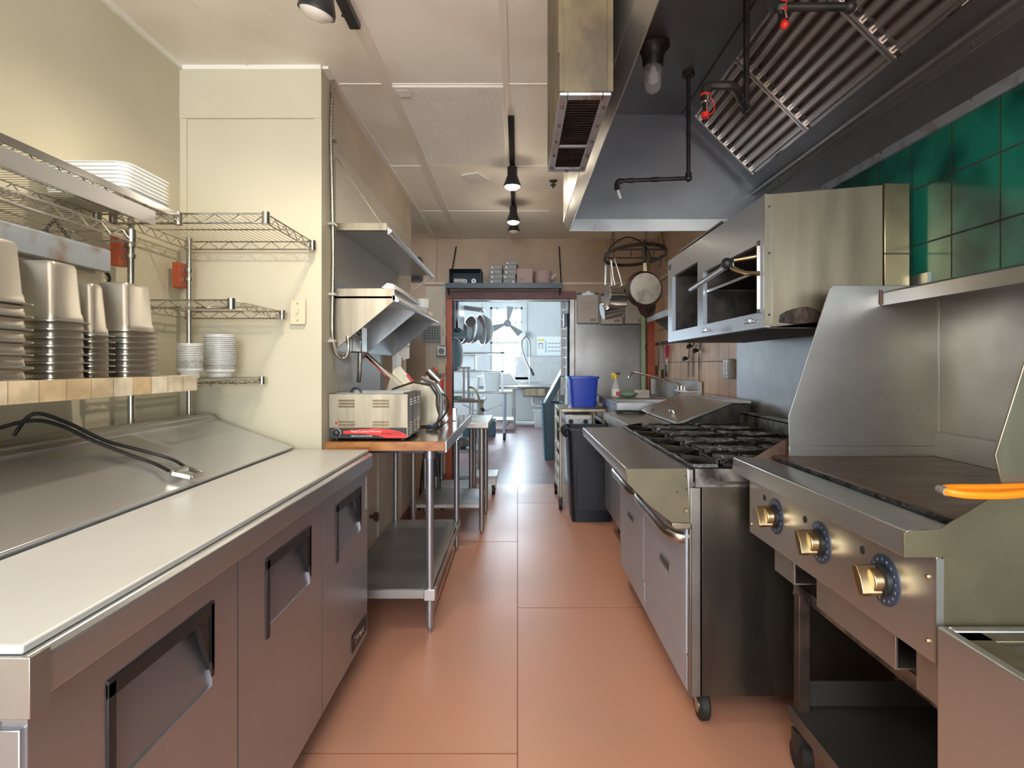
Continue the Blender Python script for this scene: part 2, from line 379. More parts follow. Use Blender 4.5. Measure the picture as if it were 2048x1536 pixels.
m = MB().box(-1.3, -1.25, YN - .08, YN + .02, .5, 2.6).box(1.25, 1.3, YN - .08, YN + .02, .5, 2.6).box(-1.25, 1.25, YN - .08, YN + .02, .5, .55).box(-1.25, 1.25, YN - .08, YN + .02, 2.55, 2.6).box(-.02, .02, YN - .06, YN - .02, .55, 2.55)
struct('window_added', m, 'white_paint')  # invented window frame, unseen, added around the front fill
# far room
FX0, FX1, FY = -3.4, 1.07, 14.2
WX0, WX1, WZ0, WZ1 = -.64, .12, 1.02, 2.66
m = MB().box(FX0, WX0, FY, FY + .15, 0, 3.3).box(WX1, FX1 + .1, FY, FY + .15, 0, 3.3).box(WX0, WX1, FY, FY + .15, 0, WZ0).box(WX0, WX1, FY, FY + .15, WZ1, 3.3)
struct('wall_far_room_back', m, 'white_paint')
m = MB().box(FX1, FX1 + .1, YB + .12, FY, 0, 3.3); struct('wall_far_room_right', m, 'white_paint')
m = MB().box(FX0 - .1, FX0, YB + .12, FY, 0, 3.3); struct('wall_far_room_left', m, 'white_paint')
m = MB().box(FX0, DX0, YB + .12, YB + .16, 0, 3.3).box(DX1, FX1, YB + .12, YB + .16, 0, 3.3).box(DX0, DX1, YB + .12, YB + .16, DZ, 3.3); struct('wall_far_room_front', m, 'white_paint')
m = MB().box(FX0, FX1 + .1, YB + .12, FY + .15, 3.3, 3.35); struct('ceiling_far_room', m, 'white_paint')
m = MB()
m.box(WX0 - .10, WX0, FY - .03, FY, WZ0 - .12, WZ1 + .1).box(WX1, WX1 + .10, FY - .03, FY, WZ0 - .12, WZ1 + .1).box(WX0, WX1, FY - .03, FY, WZ1, WZ1 + .1).box(WX0 - .13, WX1 + .13, FY - .07, FY, WZ0 - .06, WZ0)
zm = 1.83
m.box(WX0, WX0 + .045, FY + .03, FY + .07, WZ0, WZ1).box(WX1 - .045, WX1, FY + .03, FY + .07, WZ0, WZ1)
m.box(WX0, WX1, FY + .03, FY + .07, zm - .03, zm + .02).box(WX0, WX1, FY + .03, FY + .07, WZ0, WZ0 + .05).box(WX0, WX1, FY + .03, FY + .07, WZ1 - .05, WZ1)
for x in (WX0 + .16, WX1 - .16): m.box(x - .012, x + .012, FY + .03, FY + .06, zm, WZ1)
m.box(WX0, WX1, FY + .03, FY + .06, 2.30, 2.32)
for z in (1.58, 1.30): m.box(WX0, WX1, FY + .02, FY + .05, z - .012, z + .012)
m.box(WX0 + .28, WX0 + .36, FY + .0, FY + .05, 1.592, 1.615)
o = struct('window_1', m, 'white_paint', bevel=.003)
g = MB().box(WX0 + .03, WX1 - .03, FY + .045, FY + .05, WZ0 + .02, WZ1 - .02).build('glass_pane', 'window_glass', o)
# siding boards beside the doorway in the far room
m = MB()
for k in range(11): m.prism('x', .50, .56, [(7.0, .95 + k * .11), (7.02, .95 + k * .11), (7.005, 1.05 + k * .11), (6.995, 1.05 + k * .11)])
m.box(.55, .60, 6.68, 7.02, 0, 2.2)
struct('trim_13', m, 'white_paint')
# ================================================================== LEFT SIDE: sandwich prep cooler
CX, CB = -.664, -1.47
CY0, CY1 = .80, 2.68
ck = thing('prep_cooler', 'long stainless three-door sandwich prep cooler with sloped lid and white cutting board', 'refrigerator', (-1.0, 1.75, 0))
m = MB().box(CB, CX - .03, CY0 + .03, CY1, .12, .84).box(CB, CX - .05, CY0 + .03, CY1, .09, .12)
m.build('body', 'steel_z', ck, bevel=.003)
m = MB().box(CX - .05, CX - .004, CY0 + .012, CY0 + .03, .115, .80); m.build('corner_post', 'steel_z', ck, bevel=.002)
m = MB().prism('x', CX - .09, CX - .055, [(CY0 + .05, .02), (CY1 - .02, .02), (CY1 - .02, .10), (CY0 + .05, .10)]); m.build('kick_plate', 'soot', ck)
for (x, y) in ((CX - .16, CY0 + .12), (CX - .16, CY1 - .12), (CB + .1, CY0 + .12), (CB + .1, CY1 - .12)):
    c = MB().cyl((x - .016, y, .045), (x + .016, y, .045), .045, n=18).build('caster', 'rubber', ck)
    MB().box(x - .025, x + .025, y - .02, y + .02, .05, .12).build('caster_fork', 'zinc', c)
dl = (CY1 - CY0 - .02) / 3
for i in range(3):
    y0 = CY0 + .02 + i * dl; y1 = y0 + dl - .006
    hy0, hy1 = y0 + dl * .26, y0 + dl * .80
    hz0, hz1 = .595, .775
    m = MB()
    xf = CX; xb = CX - .035
    # door skin with a recessed pull pocket
    m.box(xb, xf, y0, hy0, .105, .835).box(xb, xf, hy1, y1, .105, .835).box(xb, xf, hy0, hy1, .105, hz0).box(xb, xf, hy0, hy1, hz1, .835)
    d = m.build('door', 'steel_z', ck)
    p = MB()
    # sloped pocket floor: deep at the top, flush at the bottom
    p.add([(xf - .004, hy0, hz0), (xf - .004, hy1, hz0), (xf - .034, hy1, hz1), (xf - .034, hy0, hz1)], [(0, 1, 2, 3)])
    p.build('handle_pocket', 'steel_z', d)
    h = MB()
    h.box(xf - .034, xf + .004, hy0 - .004, hy1 + .004, hz1 - .026, hz1 + .004)
    h.box(xf - .006, xf + .004, hy0 - .004, hy0 + .016, hz0 - .03, hz1)
    h.prism('y', hy1 - .012, hy1 + .004, [(xf + .004, hz1), (xf + .004, hz0 + .02), (xf - .034, hz1)])
    h.prism('x', xf - .002, xf + .004, [(hy1 + .004, hz1), (hy1 + .004, hz0 + .02), (hy1 - .012, hz0 + .055), (hy1 - .012, hz1)])
    h.prism('x', xf - .012, xf + .001, [(hy1 - .006, hz1 - .02), (hy1 - .006, hz0 + .035), (hy1 - .062, hz1 - .02)])
    h.build('handle', 'black_plastic', d, bevel=.002)
    if i == 2:
        b = MB().box(xf, xf + .004, y1 - .25, y1 - .03, .135, .205).build('name_badge', 'black_plastic', d, bevel=.002)
        setlabel(b, 'small dark badge at the foot of the door')
        text(b, 'lettering', 'True', .055, (xf + .0045, y1 - .23, .152), (PI / 2, 0, PI / 2), 'chrome', sx=1.5)
        text_p = MB().box(xf, xf + .001, y1 - .03, y1 - .004, .66, .80).build('spec_label', 'paper', d)
# counter frame in front of the board
m = MB().prism('y', CY0, CY1, [(CX - .03, .84), (CX + .022, .84), (CX + .022, .895), (CX + .012, .904), (CX - .33, .904), (CX - .33, .84)])
m.box(CB, CX - .33, CY0 + .0, CY1, .84, .904)
m.build('counter_frame', 'steel', ck, bevel=.0025)
MB().prism('z', .825, .906, [(CX + .024, CY0 + .03), (CX + .024, CY0 - .006), (CX - .4, CY0 - .006), (CX - .4, CY0 - .001), (CX + .018, CY0 - .001), (CX + .018, CY0 + .03)]).build('corner_bracket', 'steel_dull', ck, bevel=.001)
MB().sphere((CX - .035, CY0 - .008, .862), .0075, sc=(1, .6, 1)).build('bolt', 'chrome', ck)
MB().box(CX - .325, CX + .006, CY0 + .004, CY1 - .004, .905, .918).build('cutting_board', 'cutting_board', ck, bevel=.003)
# sloped lid + back shelf
lid = MB()
pl = [(-.997, .912), (-.99, .930), (-1.335, 1.052), (-1.345, 1.035)]
lid.prism('y', CY0 + .01, CY1 - .003, pl)
lid.build('lid', 'lid_steel', ck, bevel=.003)
MB().prism('y', CY0 + .01, CY1 - .012, [(-1.0, .906), (-1.345, 1.033), (-1.40, 1.033), (-1.40, .906)]).build('hood_body', 'steel_dull', ck)
MB().prism('y', CY0 + .01, CY1 - .003, [(-1.345, 1.055), (-1.345, 1.075), (-1.47, 1.075), (-1.47, .99), (-1.465, .99), (-1.465, 1.055)]).build('back_shelf', 'steel_dull', ck, bevel=.002)
MB().prism('y', CY0 + .01, CY1 - .003, [(-1.33, 1.045), (-1.325, 1.055), (-1.37, 1.08), (-1.378, 1.07)]).build('hinge_rail', 'steel', ck, bevel=.002)
# black power cord with a plug guard lying on the lid
def lidz(x): return .936 + (-x - .99) * .3536
m = MB()
P1 = [(-1.47, 1.50, 1.085), (-1.43, 1.62, 1.11), (-1.37, 1.70, 1.135), (-1.33, 1.76, 1.115), (-1.28, 1.82, 1.065), (-1.20, 1.85, lidz(-1.20) + .012), (-1.12, 1.86, lidz(-1.12) + .008), (-1.055, 1.83, lidz(-1.055) + .013)]
P2 = [(-1.44, 1.73, 1.09), (-1.40, 1.75, 1.15), (-1.34, 1.80, 1.12), (-1.27, 1.86, 1.06), (-1.20, 1.92, lidz(-1.2) + .012), (-1.12, 1.95, lidz(-1.12) + .008), (-1.06, 1.925, lidz(-1.06) + .008), (-1.035, 1.885, lidz(-1.035) + .013)]
def smooth(pts, k=5):
    pts = [Vector(p) for p in pts]; out = []
    for i in range(len(pts) - 1):
        a, b, c, d = pts[max(i - 1, 0)], pts[i], pts[i + 1], pts[min(i + 2, len(pts) - 1)]
        for j in range(k):
            t = j / k; out.append(.5 * ((2 * b) + (c - a) * t + (2 * a - 5 * b + 4 * c - d) * t * t + (3 * b - a - 3 * c + d) * t ** 3))
    return out + [pts[-1]]
pc = thing('extension_cord', 'doubled black power cord lying across the sloped cooler lid', 'cord', (-1.05, 1.83, .94))
m.tube(smooth(P1), .0055).tube(smooth(P2), .0055); m.build('cable', 'rubber', pc)
g = MB()
gc = Vector((-1.035, 1.855, lidz(-1.035) + .016))
g.bar(gc + Vector((.0, -.045, .0)), gc + Vector((.0, .045, 0)), .012, .02).bar(gc + Vector((.05, -.03, -.016)), gc + Vector((.05, .04, -.016)), .01, .014)
g.bar(gc + Vector((0, -.045, 0)), gc + Vector((.05, -.03, -.016)), .01, .014).bar(gc + Vector((0, .045, 0)), gc + Vector((.05, .04, -.016)), .01, .014)
g.build('cord_bracket', 'zinc', pc, bevel=.002)

# ================================================================== wire shelves
def wire_shelf(name, label, x0, x1, y0, y1, z, run='x', h=.03, wire='zinc', loc=None, corner=None, pitch=.022):
    t = thing(name, label, 'shelf', loc or ((x0 + x1) / 2, (y0 + y1) / 2, z - h))
    m = MB()
    cs = [(x0, y0), (x1, y0), (x1, y1), (x0, y1)]
    if corner: cs = corner
    n = len(cs)
    for i in range(n):
        a, b = cs[i], cs[(i + 1) % n]
        A, B = Vector((*a, 0)), Vector((*b, 0)); Ld = (B - A).length
        for zz in (z, z - h): m.cyl((a[0], a[1], zz), (b[0], b[1], zz), .0032, n=6)
        k = max(2, int(Ld / .045)); pts = []
        for j in range(k + 1):
            p = A.lerp(B, j / k); pts.append((p.x, p.y, z - (h if j % 2 else 0)))
        m.tube(pts, .0022, 5)
    m.build('truss', wire, t)
    g = MB()
    if run == 'x':
        k = int((y1 - y0) / pitch)
        for j in range(1, k):
            y = y0 + (y1 - y0) * j / k; xe = x1
            if corner and y > corner[1][1]:
                pass
            g.cyl((x0, y, z + .002), (x1, y, z + .002), .0016, n=4)
        for x in (x0 + (x1 - x0) / 3, x0 + (x1 - x0) * 2 / 3): g.cyl((x, y0, z - .002), (x, y1, z - .002), .0028, n=5)
    else:
        k = int((x1 - x0) / pitch)
        for j in range(1, k):
            x = x0 + (x1 - x0) * j / k; g.cyl((x, y0, z + .002), (x, y1, z + .002), .0016, n=4)
        q = max(2, int((y1 - y0) / .28))
        for j in range(1, q):
            y = y0 + (y1 - y0) * j / q; g.cyl((x0, y, z - .002), (x1, y, z - .002), .0028, n=5)
    g.build('wire_deck', wire, t)
    for (x, y) in ((x0, y0), (x1, y0), (x1, y1), (x0, y1)):
        MB().cyl((x, y, z - h - .004), (x, y, z + .006), .014, n=12).build('corner_collar', wire, t)
    return t
# long shelf along the wall over the pans and its neighbours
wire_shelf('wire_shelf', 'topmost long wire shelf on the left wall carrying a stack of sheet pans', -1.50, -1.21, .75, 2.16, 1.83, 'x', .034)
wire_shelf('wire_shelf', 'long wire shelf just under the topmost one, seen from below at the left edge', -1.50, -1.225, .75, 1.92, 1.715, 'x', .03)
wire_shelf('wire_shelf', 'wide square wire shelf high in the corner beside the beige pier', -1.47, -.915, 2.20, 2.70, 1.842, 'y', .034)
wire_shelf('wire_shelf', 'middle corner wire shelf on the chrome post, empty', -1.47, -1.05, 2.22, 2.70, 1.53, 'y', .03)
wire_shelf('wire_shelf', 'lowest corner wire shelf holding two stacks of white tubs', -1.47, -1.14, 2.12, 2.70, 1.235, 'y', .024)
t = MB().box(-1.2, -1.196, .6, 2.0, 1.752, 1.80).build('label_strip', 'steel', None, bevel=.001)
tag(t, 'flat bare metal strip fastened along the front of the long upper wire shelf', 'metal strip')
t = MB().prism('y', .6, 2.13, [(-1.195, 1.806), (-1.19, 1.806), (-1.19, 1.826), (-1.195, 1.826)]).build('edge_rail', 'chrome', None)
tag(t, 'thin shiny rail along the front edge of the topmost wire shelf', 'rail')
def wall_post(x, y, z0, z1, label, zb):
    t = thing('shelf_post', label, 'post', (x, y, z0))
    m = MB().cyl((x, y, z0), (x, y, z1), .0125, n=14)
    k = int((z1 - z0) / .0254)
    for j in range(k): m.cyl((x, y, z0 + .0254 * j), (x, y, z0 + .0254 * j + .002), .0131, n=14)
    m.build('tube', 'zinc', t)
    for dz in (.03, .07): MB().cyl((x, y, zb + dz), (x, y, zb + dz + .014), .019, n=14).box(x - .05, x, y - .006, y + .006, zb + dz, zb + dz + .012).build('pipe_clamp', 'zinc', t)
    c = MB().box(x - .062, x - .028, y - .025, y + .03, zb, zb + .11).build('wood_block', 'orange_paint', t, bevel=.002)
    setlabel(c, 'orange painted wooden mounting block')
wall_post(-1.44, 2.255, 1.052, 1.85, 'chrome shelf post nearer the pans, held by an orange wall block', 1.66)
wall_post(-1.44, 2.655, .9, 1.85, 'chrome shelf post in the corner by the beige pier', 1.63)

# stack of sheet pans
for k in range(7):
    z = 1.838 + k * .0125
    m = MB()
    hx, hy = .135, .125; cx, cy = -1.375, 2.04
    r = [rrect(cx, cy, hx - .006, hy - .006, .03, z), rrect(cx, cy, hx, hy, .035, z + .020), rrect(cx, cy, hx + .006, hy + .006, .04, z + .021), rrect(cx, cy, hx + .006, hy + .006, .04, z + .0235),
         rrect(cx, cy, hx - .002, hy - .002, .034, z + .0225), rrect(cx, cy, hx - .008, hy - .008, .03, z + .002)]
    m.loft(r)
    o = m.build('sheet_pan', 'white_plastic')
    w_ = ['lowest', 'second from the bottom', 'third from the bottom', 'middle', 'third from the top', 'second from the top', 'topmost'][k]
    tag(o, w_ + ' in the stack of pale rounded trays on the topmost wire shelf', 'tray', 'stacked pale trays')

# tiled ledge with pans
t = thing('tiled_shelf', 'thick shelf edged with cream stone tiles under the steel pans', 'shelf', (-1.3, 1.3, 1.2))
MB().box(-1.505, -1.105, .5, 2.06, 1.213, 1.252).build('shelf_board', 'wood_light', t)
MB().box(-1.105, -1.095, .5, 2.06, 1.205, 1.256).box(-1.505, -1.095, 2.06, 2.07, 1.205, 1.256).build('tile_edging', 'travertine', t, bevel=.001)
MB().box(-1.50, -1.47, 1.5, 1.54, 1.09, 1.21).build('mounting_bracket', 'zinc', t)

def hotel_pan(cx, cy, hx, hy, z, H, r=.014, th=.0012, mt='steel_warm'):
    """an upside-down steam table pan: rim at z, closed end up"""
    m = MB(); tp = .011 * H / .15
    rings = [rrect(cx, cy, hx - .001, hy - .001, r, z + .001), rrect(cx, cy, hx + .013, hy + .013, r + .008, z), rrect(cx, cy, hx + .013, hy + .013, r + .008, z + .0035),
             rrect(cx, cy, hx, hy, r, z + .006), rrect(cx, cy, hx - .002, hy - .002, r, z + .022), rrect(cx, cy, hx - .004, hy - .004, r, z + .026),
             rrect(cx, cy, hx - tp, hy - tp, r, z + H - .012), rrect(cx, cy, hx - tp - .004, hy - tp - .004, r - .002, z + H - .003), rrect(cx, cy, hx - tp - .014, hy - tp - .014, r - .006, z + H)]
    m.loft(rings, cap0=False)
    return m
def pan_stack(cx, cy, hx, hy, z, H, n, step, where, grp, mt='pan_steel', topm=None):
    base = hotel_pan(cx, cy, hx, hy, z, H).build('steam_table_pan', mt); base.location = (0, 0, 0)
    tag(base, 'x', 'pan', grp)
    names = {0: 'bottom pan', n - 1: 'top pan'}
    ords = ['', 'second', 'third', 'fourth', 'fifth', 'sixth', 'seventh', 'eighth', 'ninth']
    for k in range(n):
        o = base if k == 0 else dup(base, (0, 0, k * step))
        nm = names.get(k, ords[k] + ' pan from the bottom')
        o['label'] = '%s, upturned, in the %s' % (nm, where)
        if k == n - 1: o['label'] = 'upturned steel pan whose whole body shows, topping the %s' % where
zs = 1.2535
pan_stack(-1.185, 1.315, .062, .075, zs, .145, 7, .029, 'stack at the left edge', 'pans in the stack at the left edge')
pan_stack(-1.180, 1.522, .055, .058, zs, .152, 8, .0205, 'wide stack beside the leftmost', 'pans in the wide stack')
pan_stack(-1.185, 1.655, .048, .038, zs, .145, 8, .0165, 'narrow stack with a scorched top pan', 'pans in the narrow stack')
pan_stack(-1.180, 1.815, .055, .070, zs, .145, 9, .0170, 'stack nearest the post', 'pans in the stack nearest the post')

# tub stacks
ORD = ['', 'second', 'third', 'fourth', 'fifth', 'sixth', 'seventh', 'eighth', 'ninth', 'tenth', 'eleventh', 'twelfth', 'thirteenth', 'fourteenth', 'fifteenth', 'sixteenth']
def tub(cx, cy, r0, r1, h, z):
    return MB().lathe((cx, cy, z), [(r0 * .9, 0), (r0, .004), (r0 * 1.04, h * .3), (r1, h * .45), (r1 * 1.0, h), (r1 + .003, h), (r1 + .003, h + .003), (r1 - .003, h + .003), (r0 * .85, .006)], 22)
def tub_stack(cx, cy, r0, r1, h, z, n, step, where, grp, name='plastic_tub', mt='white_plastic'):
    b = tub(cx, cy, r0, r1, h, z).build(name, mt); tag(b, 'x', 'tub', grp)
    for k in range(n):
        o = b if k == 0 else dup(b, (0, 0, k * step))
        o['label'] = 'white tub, ' + ('lowest' if k == 0 else 'topmost' if k == n - 1 else '%s from the bottom' % ORD[k]) + ', in the ' + where
tub_stack(-1.262, 2.33, .034, .044, .070, 1.24, 10, .0068, 'shorter stack on the corner wire shelf', 'tubs in the shorter stack')
tub_stack(-1.27, 2.58, .046, .062, .055, 1.24, 16, .0082, 'taller stack on the corner wire shelf', 'tubs in the taller stack')

# heat lamp bar on chains
t = thing('heat_lamp_bar', 'long grey metal strip heater hung on chains above the steel pans', 'heat lamp', (-1.33, 1.2, 1.61))
MB().prism('y', .4, 1.86, [(-1.25, 1.576), (-1.25, 1.64), (-1.262, 1.648), (-1.41, 1.648), (-1.41, 1.60), (-1.262, 1.574)]).build('housing', 'blue_grey_metal', t, bevel=.002)
MB().box(-1.40, -1.27, .5, 1.82, 1.566, 1.60).build('reflector', 'steel_dull', t)
for y in (1.12, 1.70):
    m = MB()
    for s, ty in ((-1, y - .06), (1, y + .05)):
        a, b = Vector((-1.30, ty, 1.65)), Vector((-1.30, y, 1.705 if ty < y else 1.69)); k = 5
        a, b = Vector((-1.29, ty, 1.648)), Vector((-1.30, y, 1.70))
        d = (b - a) / k
        for j in range(k):
            p = a + d * j; u = d.normalized() * .0075
            q = Vector((.004, 0, 0)) if j % 2 else d.normalized().cross(Vector((1, 0, 0))) * .004
            m.tube([p + q, p + q + d * .9, p - q + d * .9, p - q], .0013, 5, closed=True)
    m.build('chain', 'black_iron', t)
MB().tube(smooth([(-1.30, 1.86, 1.60), (-1.30, 1.90, 1.59), (-1.31, 1.94, 1.56), (-1.42, 2.0, 1.50), (-1.5, 2.02, 1.49)]), .005).build('power_lead', 'rubber', t)

# switch plate and hardware on pier
t = thing('light_switch', 'cream switch plate on the beige pier beside the conduit', 'switch', (-.99, 2.738, 1.53))
MB().box(-1.028, -.958, 2.731, 2.738, 1.475, 1.588).build('switch_plate', 'almond_plastic', t, bevel=.003)
MB().box(-.998, -.988, 2.722, 2.732, 1.525, 1.545).build('toggle', 'almond_plastic', t)
for z in (1.495, 1.57): MB().sphere((-.993, 2.731, z), .004).build('screw', 'brass', t)
t = thing('flexible_conduit', 'flexible metal conduit running down the edge of the beige pier', 'conduit', (-.86, 2.85, 1.4))
pts = smooth([(-.872, 2.86, 2.64), (-.876, 2.84, 2.40), (-.874, 2.85, 2.1), (-.872, 2.86, 1.8), (-.874, 2.85, 1.5), (-.872, 2.86, 1.40), (-.862, 2.88, 1.345), (-.835, 2.90, 1.325), (-.815, 2.90, 1.35), (-.812, 2.90, 1.40), (-.83, 2.92, 1.47)], 8)
m = MB().tube(pts, .0085, 8)
n = 0
for i in range(0, len(pts) - 1):
    a, b = Vector(pts[i]), Vector(pts[i + 1])
    k = max(1, int((b - a).length / .012))
    for j in range(k):
        p = a.lerp(b, j / k); d = (b - a).normalized() * .003; m.cyl(p, p + d, .0102, n=8)
m.build('ribbed_sheath', 'zinc', t)
m = MB().tube([(-.882, 2.86, 2.64), (-.884, 2.86, 2.2), (-.882, 2.87, 1.8), (-.883, 2.86, 1.40)], .005); m.build('second_cable', 'zinc', t)
for z in (2.35, 1.95, 1.62, 1.40): MB().box(-.89, -.86, 2.835, 2.885, z, z + .012).build('strap', 'zinc', t)

# ================================================================== wall shelves over the work tables
t = thing('metal_shelf', 'upper sheet metal wall shelf with flat struts above the food warmer', 'shelf', (-.8, 3.7, 1.96))
MB().prism('y', 2.98, 4.52, [(-.889, 1.975), (-.645, 1.975), (-.632, 1.968), (-.632, 1.935), (-.640, 1.935), (-.640, 1.962), (-.889, 1.962)]).build('shelf_plate', 'galvanised', t, bevel=.001)
MB().prism('y', 2.95, 2.98, [(-.889, 1.985), (-.64, 1.985), (-.64, 1.95), (-.889, 1.95)]).build('end_angle', 'steel_warm', t)
MB().bar((-.882, 2.965, 2.30), (-.66, 2.965, 1.975), .02, .005).build('strut', 'steel_warm', t)
MB().bar((-.882, 4.5, 1.74), (-.66, 4.5, 1.95), .02, .005).build('brace', 'steel_warm', t)
MB().cyl((-.632, 2.99, 1.955), (-.632, 4.52, 1.955), .011, n=8).build('rolled_edge', 'steel', t)
t = thing('wedge_shelf', 'slanted sheet metal wall shelf with triangular gussets and a ticket rail', 'shelf', (-.75, 3.6, 1.5))
MB().box(-.889, -.60, 2.90, 4.34, 1.612, 1.622).box(-.889, -.885, 2.90, 4.34, 1.36, 1.70).build('shelf_plate', 'galvanised', t)
for y, nm in ((2.90, 'steel_warm'), (3.52, 'galvanised'), (4.30, 'steel_dark')):
    MB().prism('y', y, y + .008, [(-.889, 1.625 + (.035 if y < 3 else 0)), (-.59, 1.625 + (.035 if y < 3 else 0)), (-.585, 1.605), (-.88, 1.36), (-.889, 1.36)]).build('gusset', nm, t, bevel=.001)
MB().prism('y', 2.90, 4.36, [(-.60, 1.628), (-.585, 1.628), (-.565, 1.60), (-.575, 1.592), (-.60, 1.60)]).build('front_lip', 'steel', t, bevel=.002)
MB().prism('y', 2.92, 3.62, [(-.63, 1.69), (-.60, 1.685), (-.585, 1.655), (-.60, 1.655), (-.66, 1.665)]).build('ticket_rail', 'steel', t, bevel=.002)
MB().box(-.655, -.60, 2.95, 3.60, 1.622, 1.662).build('rail_mount', 'white_plastic', t)
c = tub(-.63, 3.99, .030, .042, .095, 1.629).build('drinking_cup', 'white_plastic'); tag(c, 'white cup standing at the far end of the slanted wall shelf', 'cup')
c = MB().box(-.66, -.60, 4.14, 4.28, 1.629, 1.66).build('small_box', 'paper', bevel=.004); tag(c, 'small tan packet on the slanted shelf behind the white cup', 'packet')
t = thing('junction_box', 'grey electrical box with conduit under the slanted wall shelf', 'electrical box', (-.85, 3.30, 1.38))
MB().box(-.889, -.835, 3.24, 3.36, 1.36, 1.50).build('housing', 'zinc', t, bevel=.006)
MB().tube([(-.86, 3.3, 1.36), (-.862, 3.3, 1.25), (-.87, 3.31, 1.2)], .012).tube([(-.85, 3.25, 1.46), (-.86, 3.08, 1.50)], .014).tube([(-.85, 3.25, 1.43), (-.86, 3.08, 1.46)], .014).build('conduit_stub', 'zinc', t)
# pass-through contents
t = thing('order_slips', 'white order slips hanging at the pass-through opening', 'paper slips', (-.9, 4.55, 1.35))
for k in range(3): MB().prism('y', 4.50 + k * .03, 4.502 + k * .03, [(-.885 + k * .010, 1.37 - k * .02), (-.835 + k * .010, 1.345), (-.83 + k * .008, 1.43), (-.88 + k * .010, 1.44)]).build('slip', 'white_paper', t)
MB().box(-.925, -.895, 4.47, 4.66, .90, 1.42).build('cover_panel', 'white_plastic', t)
t = thing('cabinet_door', 'pale panel door with a round brown knob below the work table', 'door', (-.9, 3.7, .1))
MB().box(-.894, -.884, 3.0, 3.80, .14, .86).box(-.894, -.880, 3.84, 4.6, .14, .86).build('panel', 'cream_paint_dull', t, bevel=.002)
MB().lathe((-.884, 3.62, .385), [(.012, 0), (.012, .02), (.026, .03), (.03, .045), (.02, .055)], 18, (1, 0, 0)).build('knob', 'brown_knob', t)
MB().box(-.885, -.880, 3.50, 3.58, .70, .715).build('latch_slot', 'ink', t)
# ================================================================== work tables
def leg(x, y, z0, z1, r=.019, mt='steel_z', foot=True, caster=False):
    m = MB().cyl((x, y, z0 + .03), (x, y, z1), r)
    m.cyl((x, y, z0), (x, y, z0 + .035), r * .55, r * .8)
    return m
t = thing('work_table', 'steel-topped work table with a butcher block front edge and lower shelf', 'table', (-.6, 3.55, 0))
T0, T1 = 2.80, 4.34
MB().box(-.889, -.335, T0 + .03, T1, .892, .935).build('tabletop', 'table_laminate', t, bevel=.003)
MB().box(-.895, -.333, T0, T0 + .03, .893, .936).build('wooden_edge', 'butcher_block', t, bevel=.003)
MB().box(-.335, -.329, T0 + .003, T1, .888, .937).build('edge_strip', 'steel', t)
for (x, y) in ((-.425, 2.93), (-.425, 4.22), (-.865, 2.93), (-.85, 4.22)):
    l = leg(x, y, 0, .89, .0195).build('leg', 'steel_z', t)
    MB().cyl((x, y, .84), (x, y, .89), .026).build('leg_socket', 'steel_z', l)
MB().box(-.872, -.415, 2.92, 4.23, .205, .210).box(-.405, -.40, 2.91, 4.24, .17, .21).box(-.872, -.40, 2.905, 2.91, .17, .21).box(-.87, -.40, 4.235, 4.24, .17, .21).build('lower_shelf', 'steel_dull', t, bevel=.001)
MB().box(-.45, -.395, 2.90, 2.955, .16, .215).build('shelf_bracket', 'steel', t, bevel=.003)
d = MB().box(-.76, -.365, 2.99, 3.9, .858, .89).build('drawer', 'stove_blue', t)
MB().tube([(-.365, 3.42, .875), (-.34, 3.42, .875), (-.34, 3.52, .875), (-.365, 3.52, .875)], .006).build('handle', 'chrome', d)

# food warmer
x0, x1, y0, y1, z0, z1 = -.884, -.512, 2.83, 3.20, .937, 1.158
t = thing('food_warmer', 'countertop steel food warmer with louvres and a red and black control strip', 'food warmer', ((x0 + x1) / 2, y0, z0))
m = MB().box(x0, x1, y0, y0 + .004, z0 + .015, z1).box(x0, x1, y1 - .004, y1, z0 + .015, z1).box(x0, x0 + .004, y0, y1, z0 + .015, z1).box(x1 - .004, x1, y0, y1, z0 + .015, z1)
m.box(x0, x1, y0, y0 + .03, z1 - .004, z1).box(x0, x1, y1 - .03, y1, z1 - .004, z1).box(x0, x0 + .03, y0, y1, z1 - .004, z1).box(x1 - .03, x1, y0, y1, z1 - .004, z1)
m.build('casing', 'steel_warm', t, bevel=.002)
m = MB().box(x0 + .03, x1 - .03, y0 + .03, y1 - .03, z1 - .12, z1 - .116)
for a in ((x0 + .028, x0 + .031, y0 + .03, y1 - .03), (x1 - .031, x1 - .028, y0 + .03, y1 - .03), (x0 + .03, x1 - .03, y0 + .028, y0 + .031), (x0 + .03, x1 - .03, y1 - .031, y1 - .028)): m.box(*a, z1 - .12, z1 + .002)
m.build('well', 'steel_dull', t)
m = MB()
for cx in (x0 + .085, x0 + .245):
    for cz in (z0 + .175, z0 + .075):
        for k in range(3): m.prism('x', cx - .038, cx + .038, [(y0, cz + .018 - k * .014), (y0 - .005, cz + .012 - k * .014), (y0, cz + .010 - k * .014)])
for cy in (y0 + .09, y0 + .19, y0 + .29):
    for k in range(5): m.prism('y', cy - .022, cy + .022, [(x1, z0 + .085 - k * .012), (x1 + .005, z0 + .080 - k * .012), (x1, z0 + .078 - k * .012)])
    for k in range(3): m.prism('y', cy - .022, cy + .022, [(x1, z0 + .195 - k * .012), (x1 + .005, z0 + .190 - k * .012), (x1, z0 + .188 - k * .012)])
m.build('louvre', 'steel_warm', t)
MB().box(x0 + .004, x1 - .006, y0 - .002, y0, z0 + .012, z0 + .062).build('control_strip', 'black_plastic', t, bevel=.001)
st = [c for c in t.children if c.name.startswith('control_strip')][0]
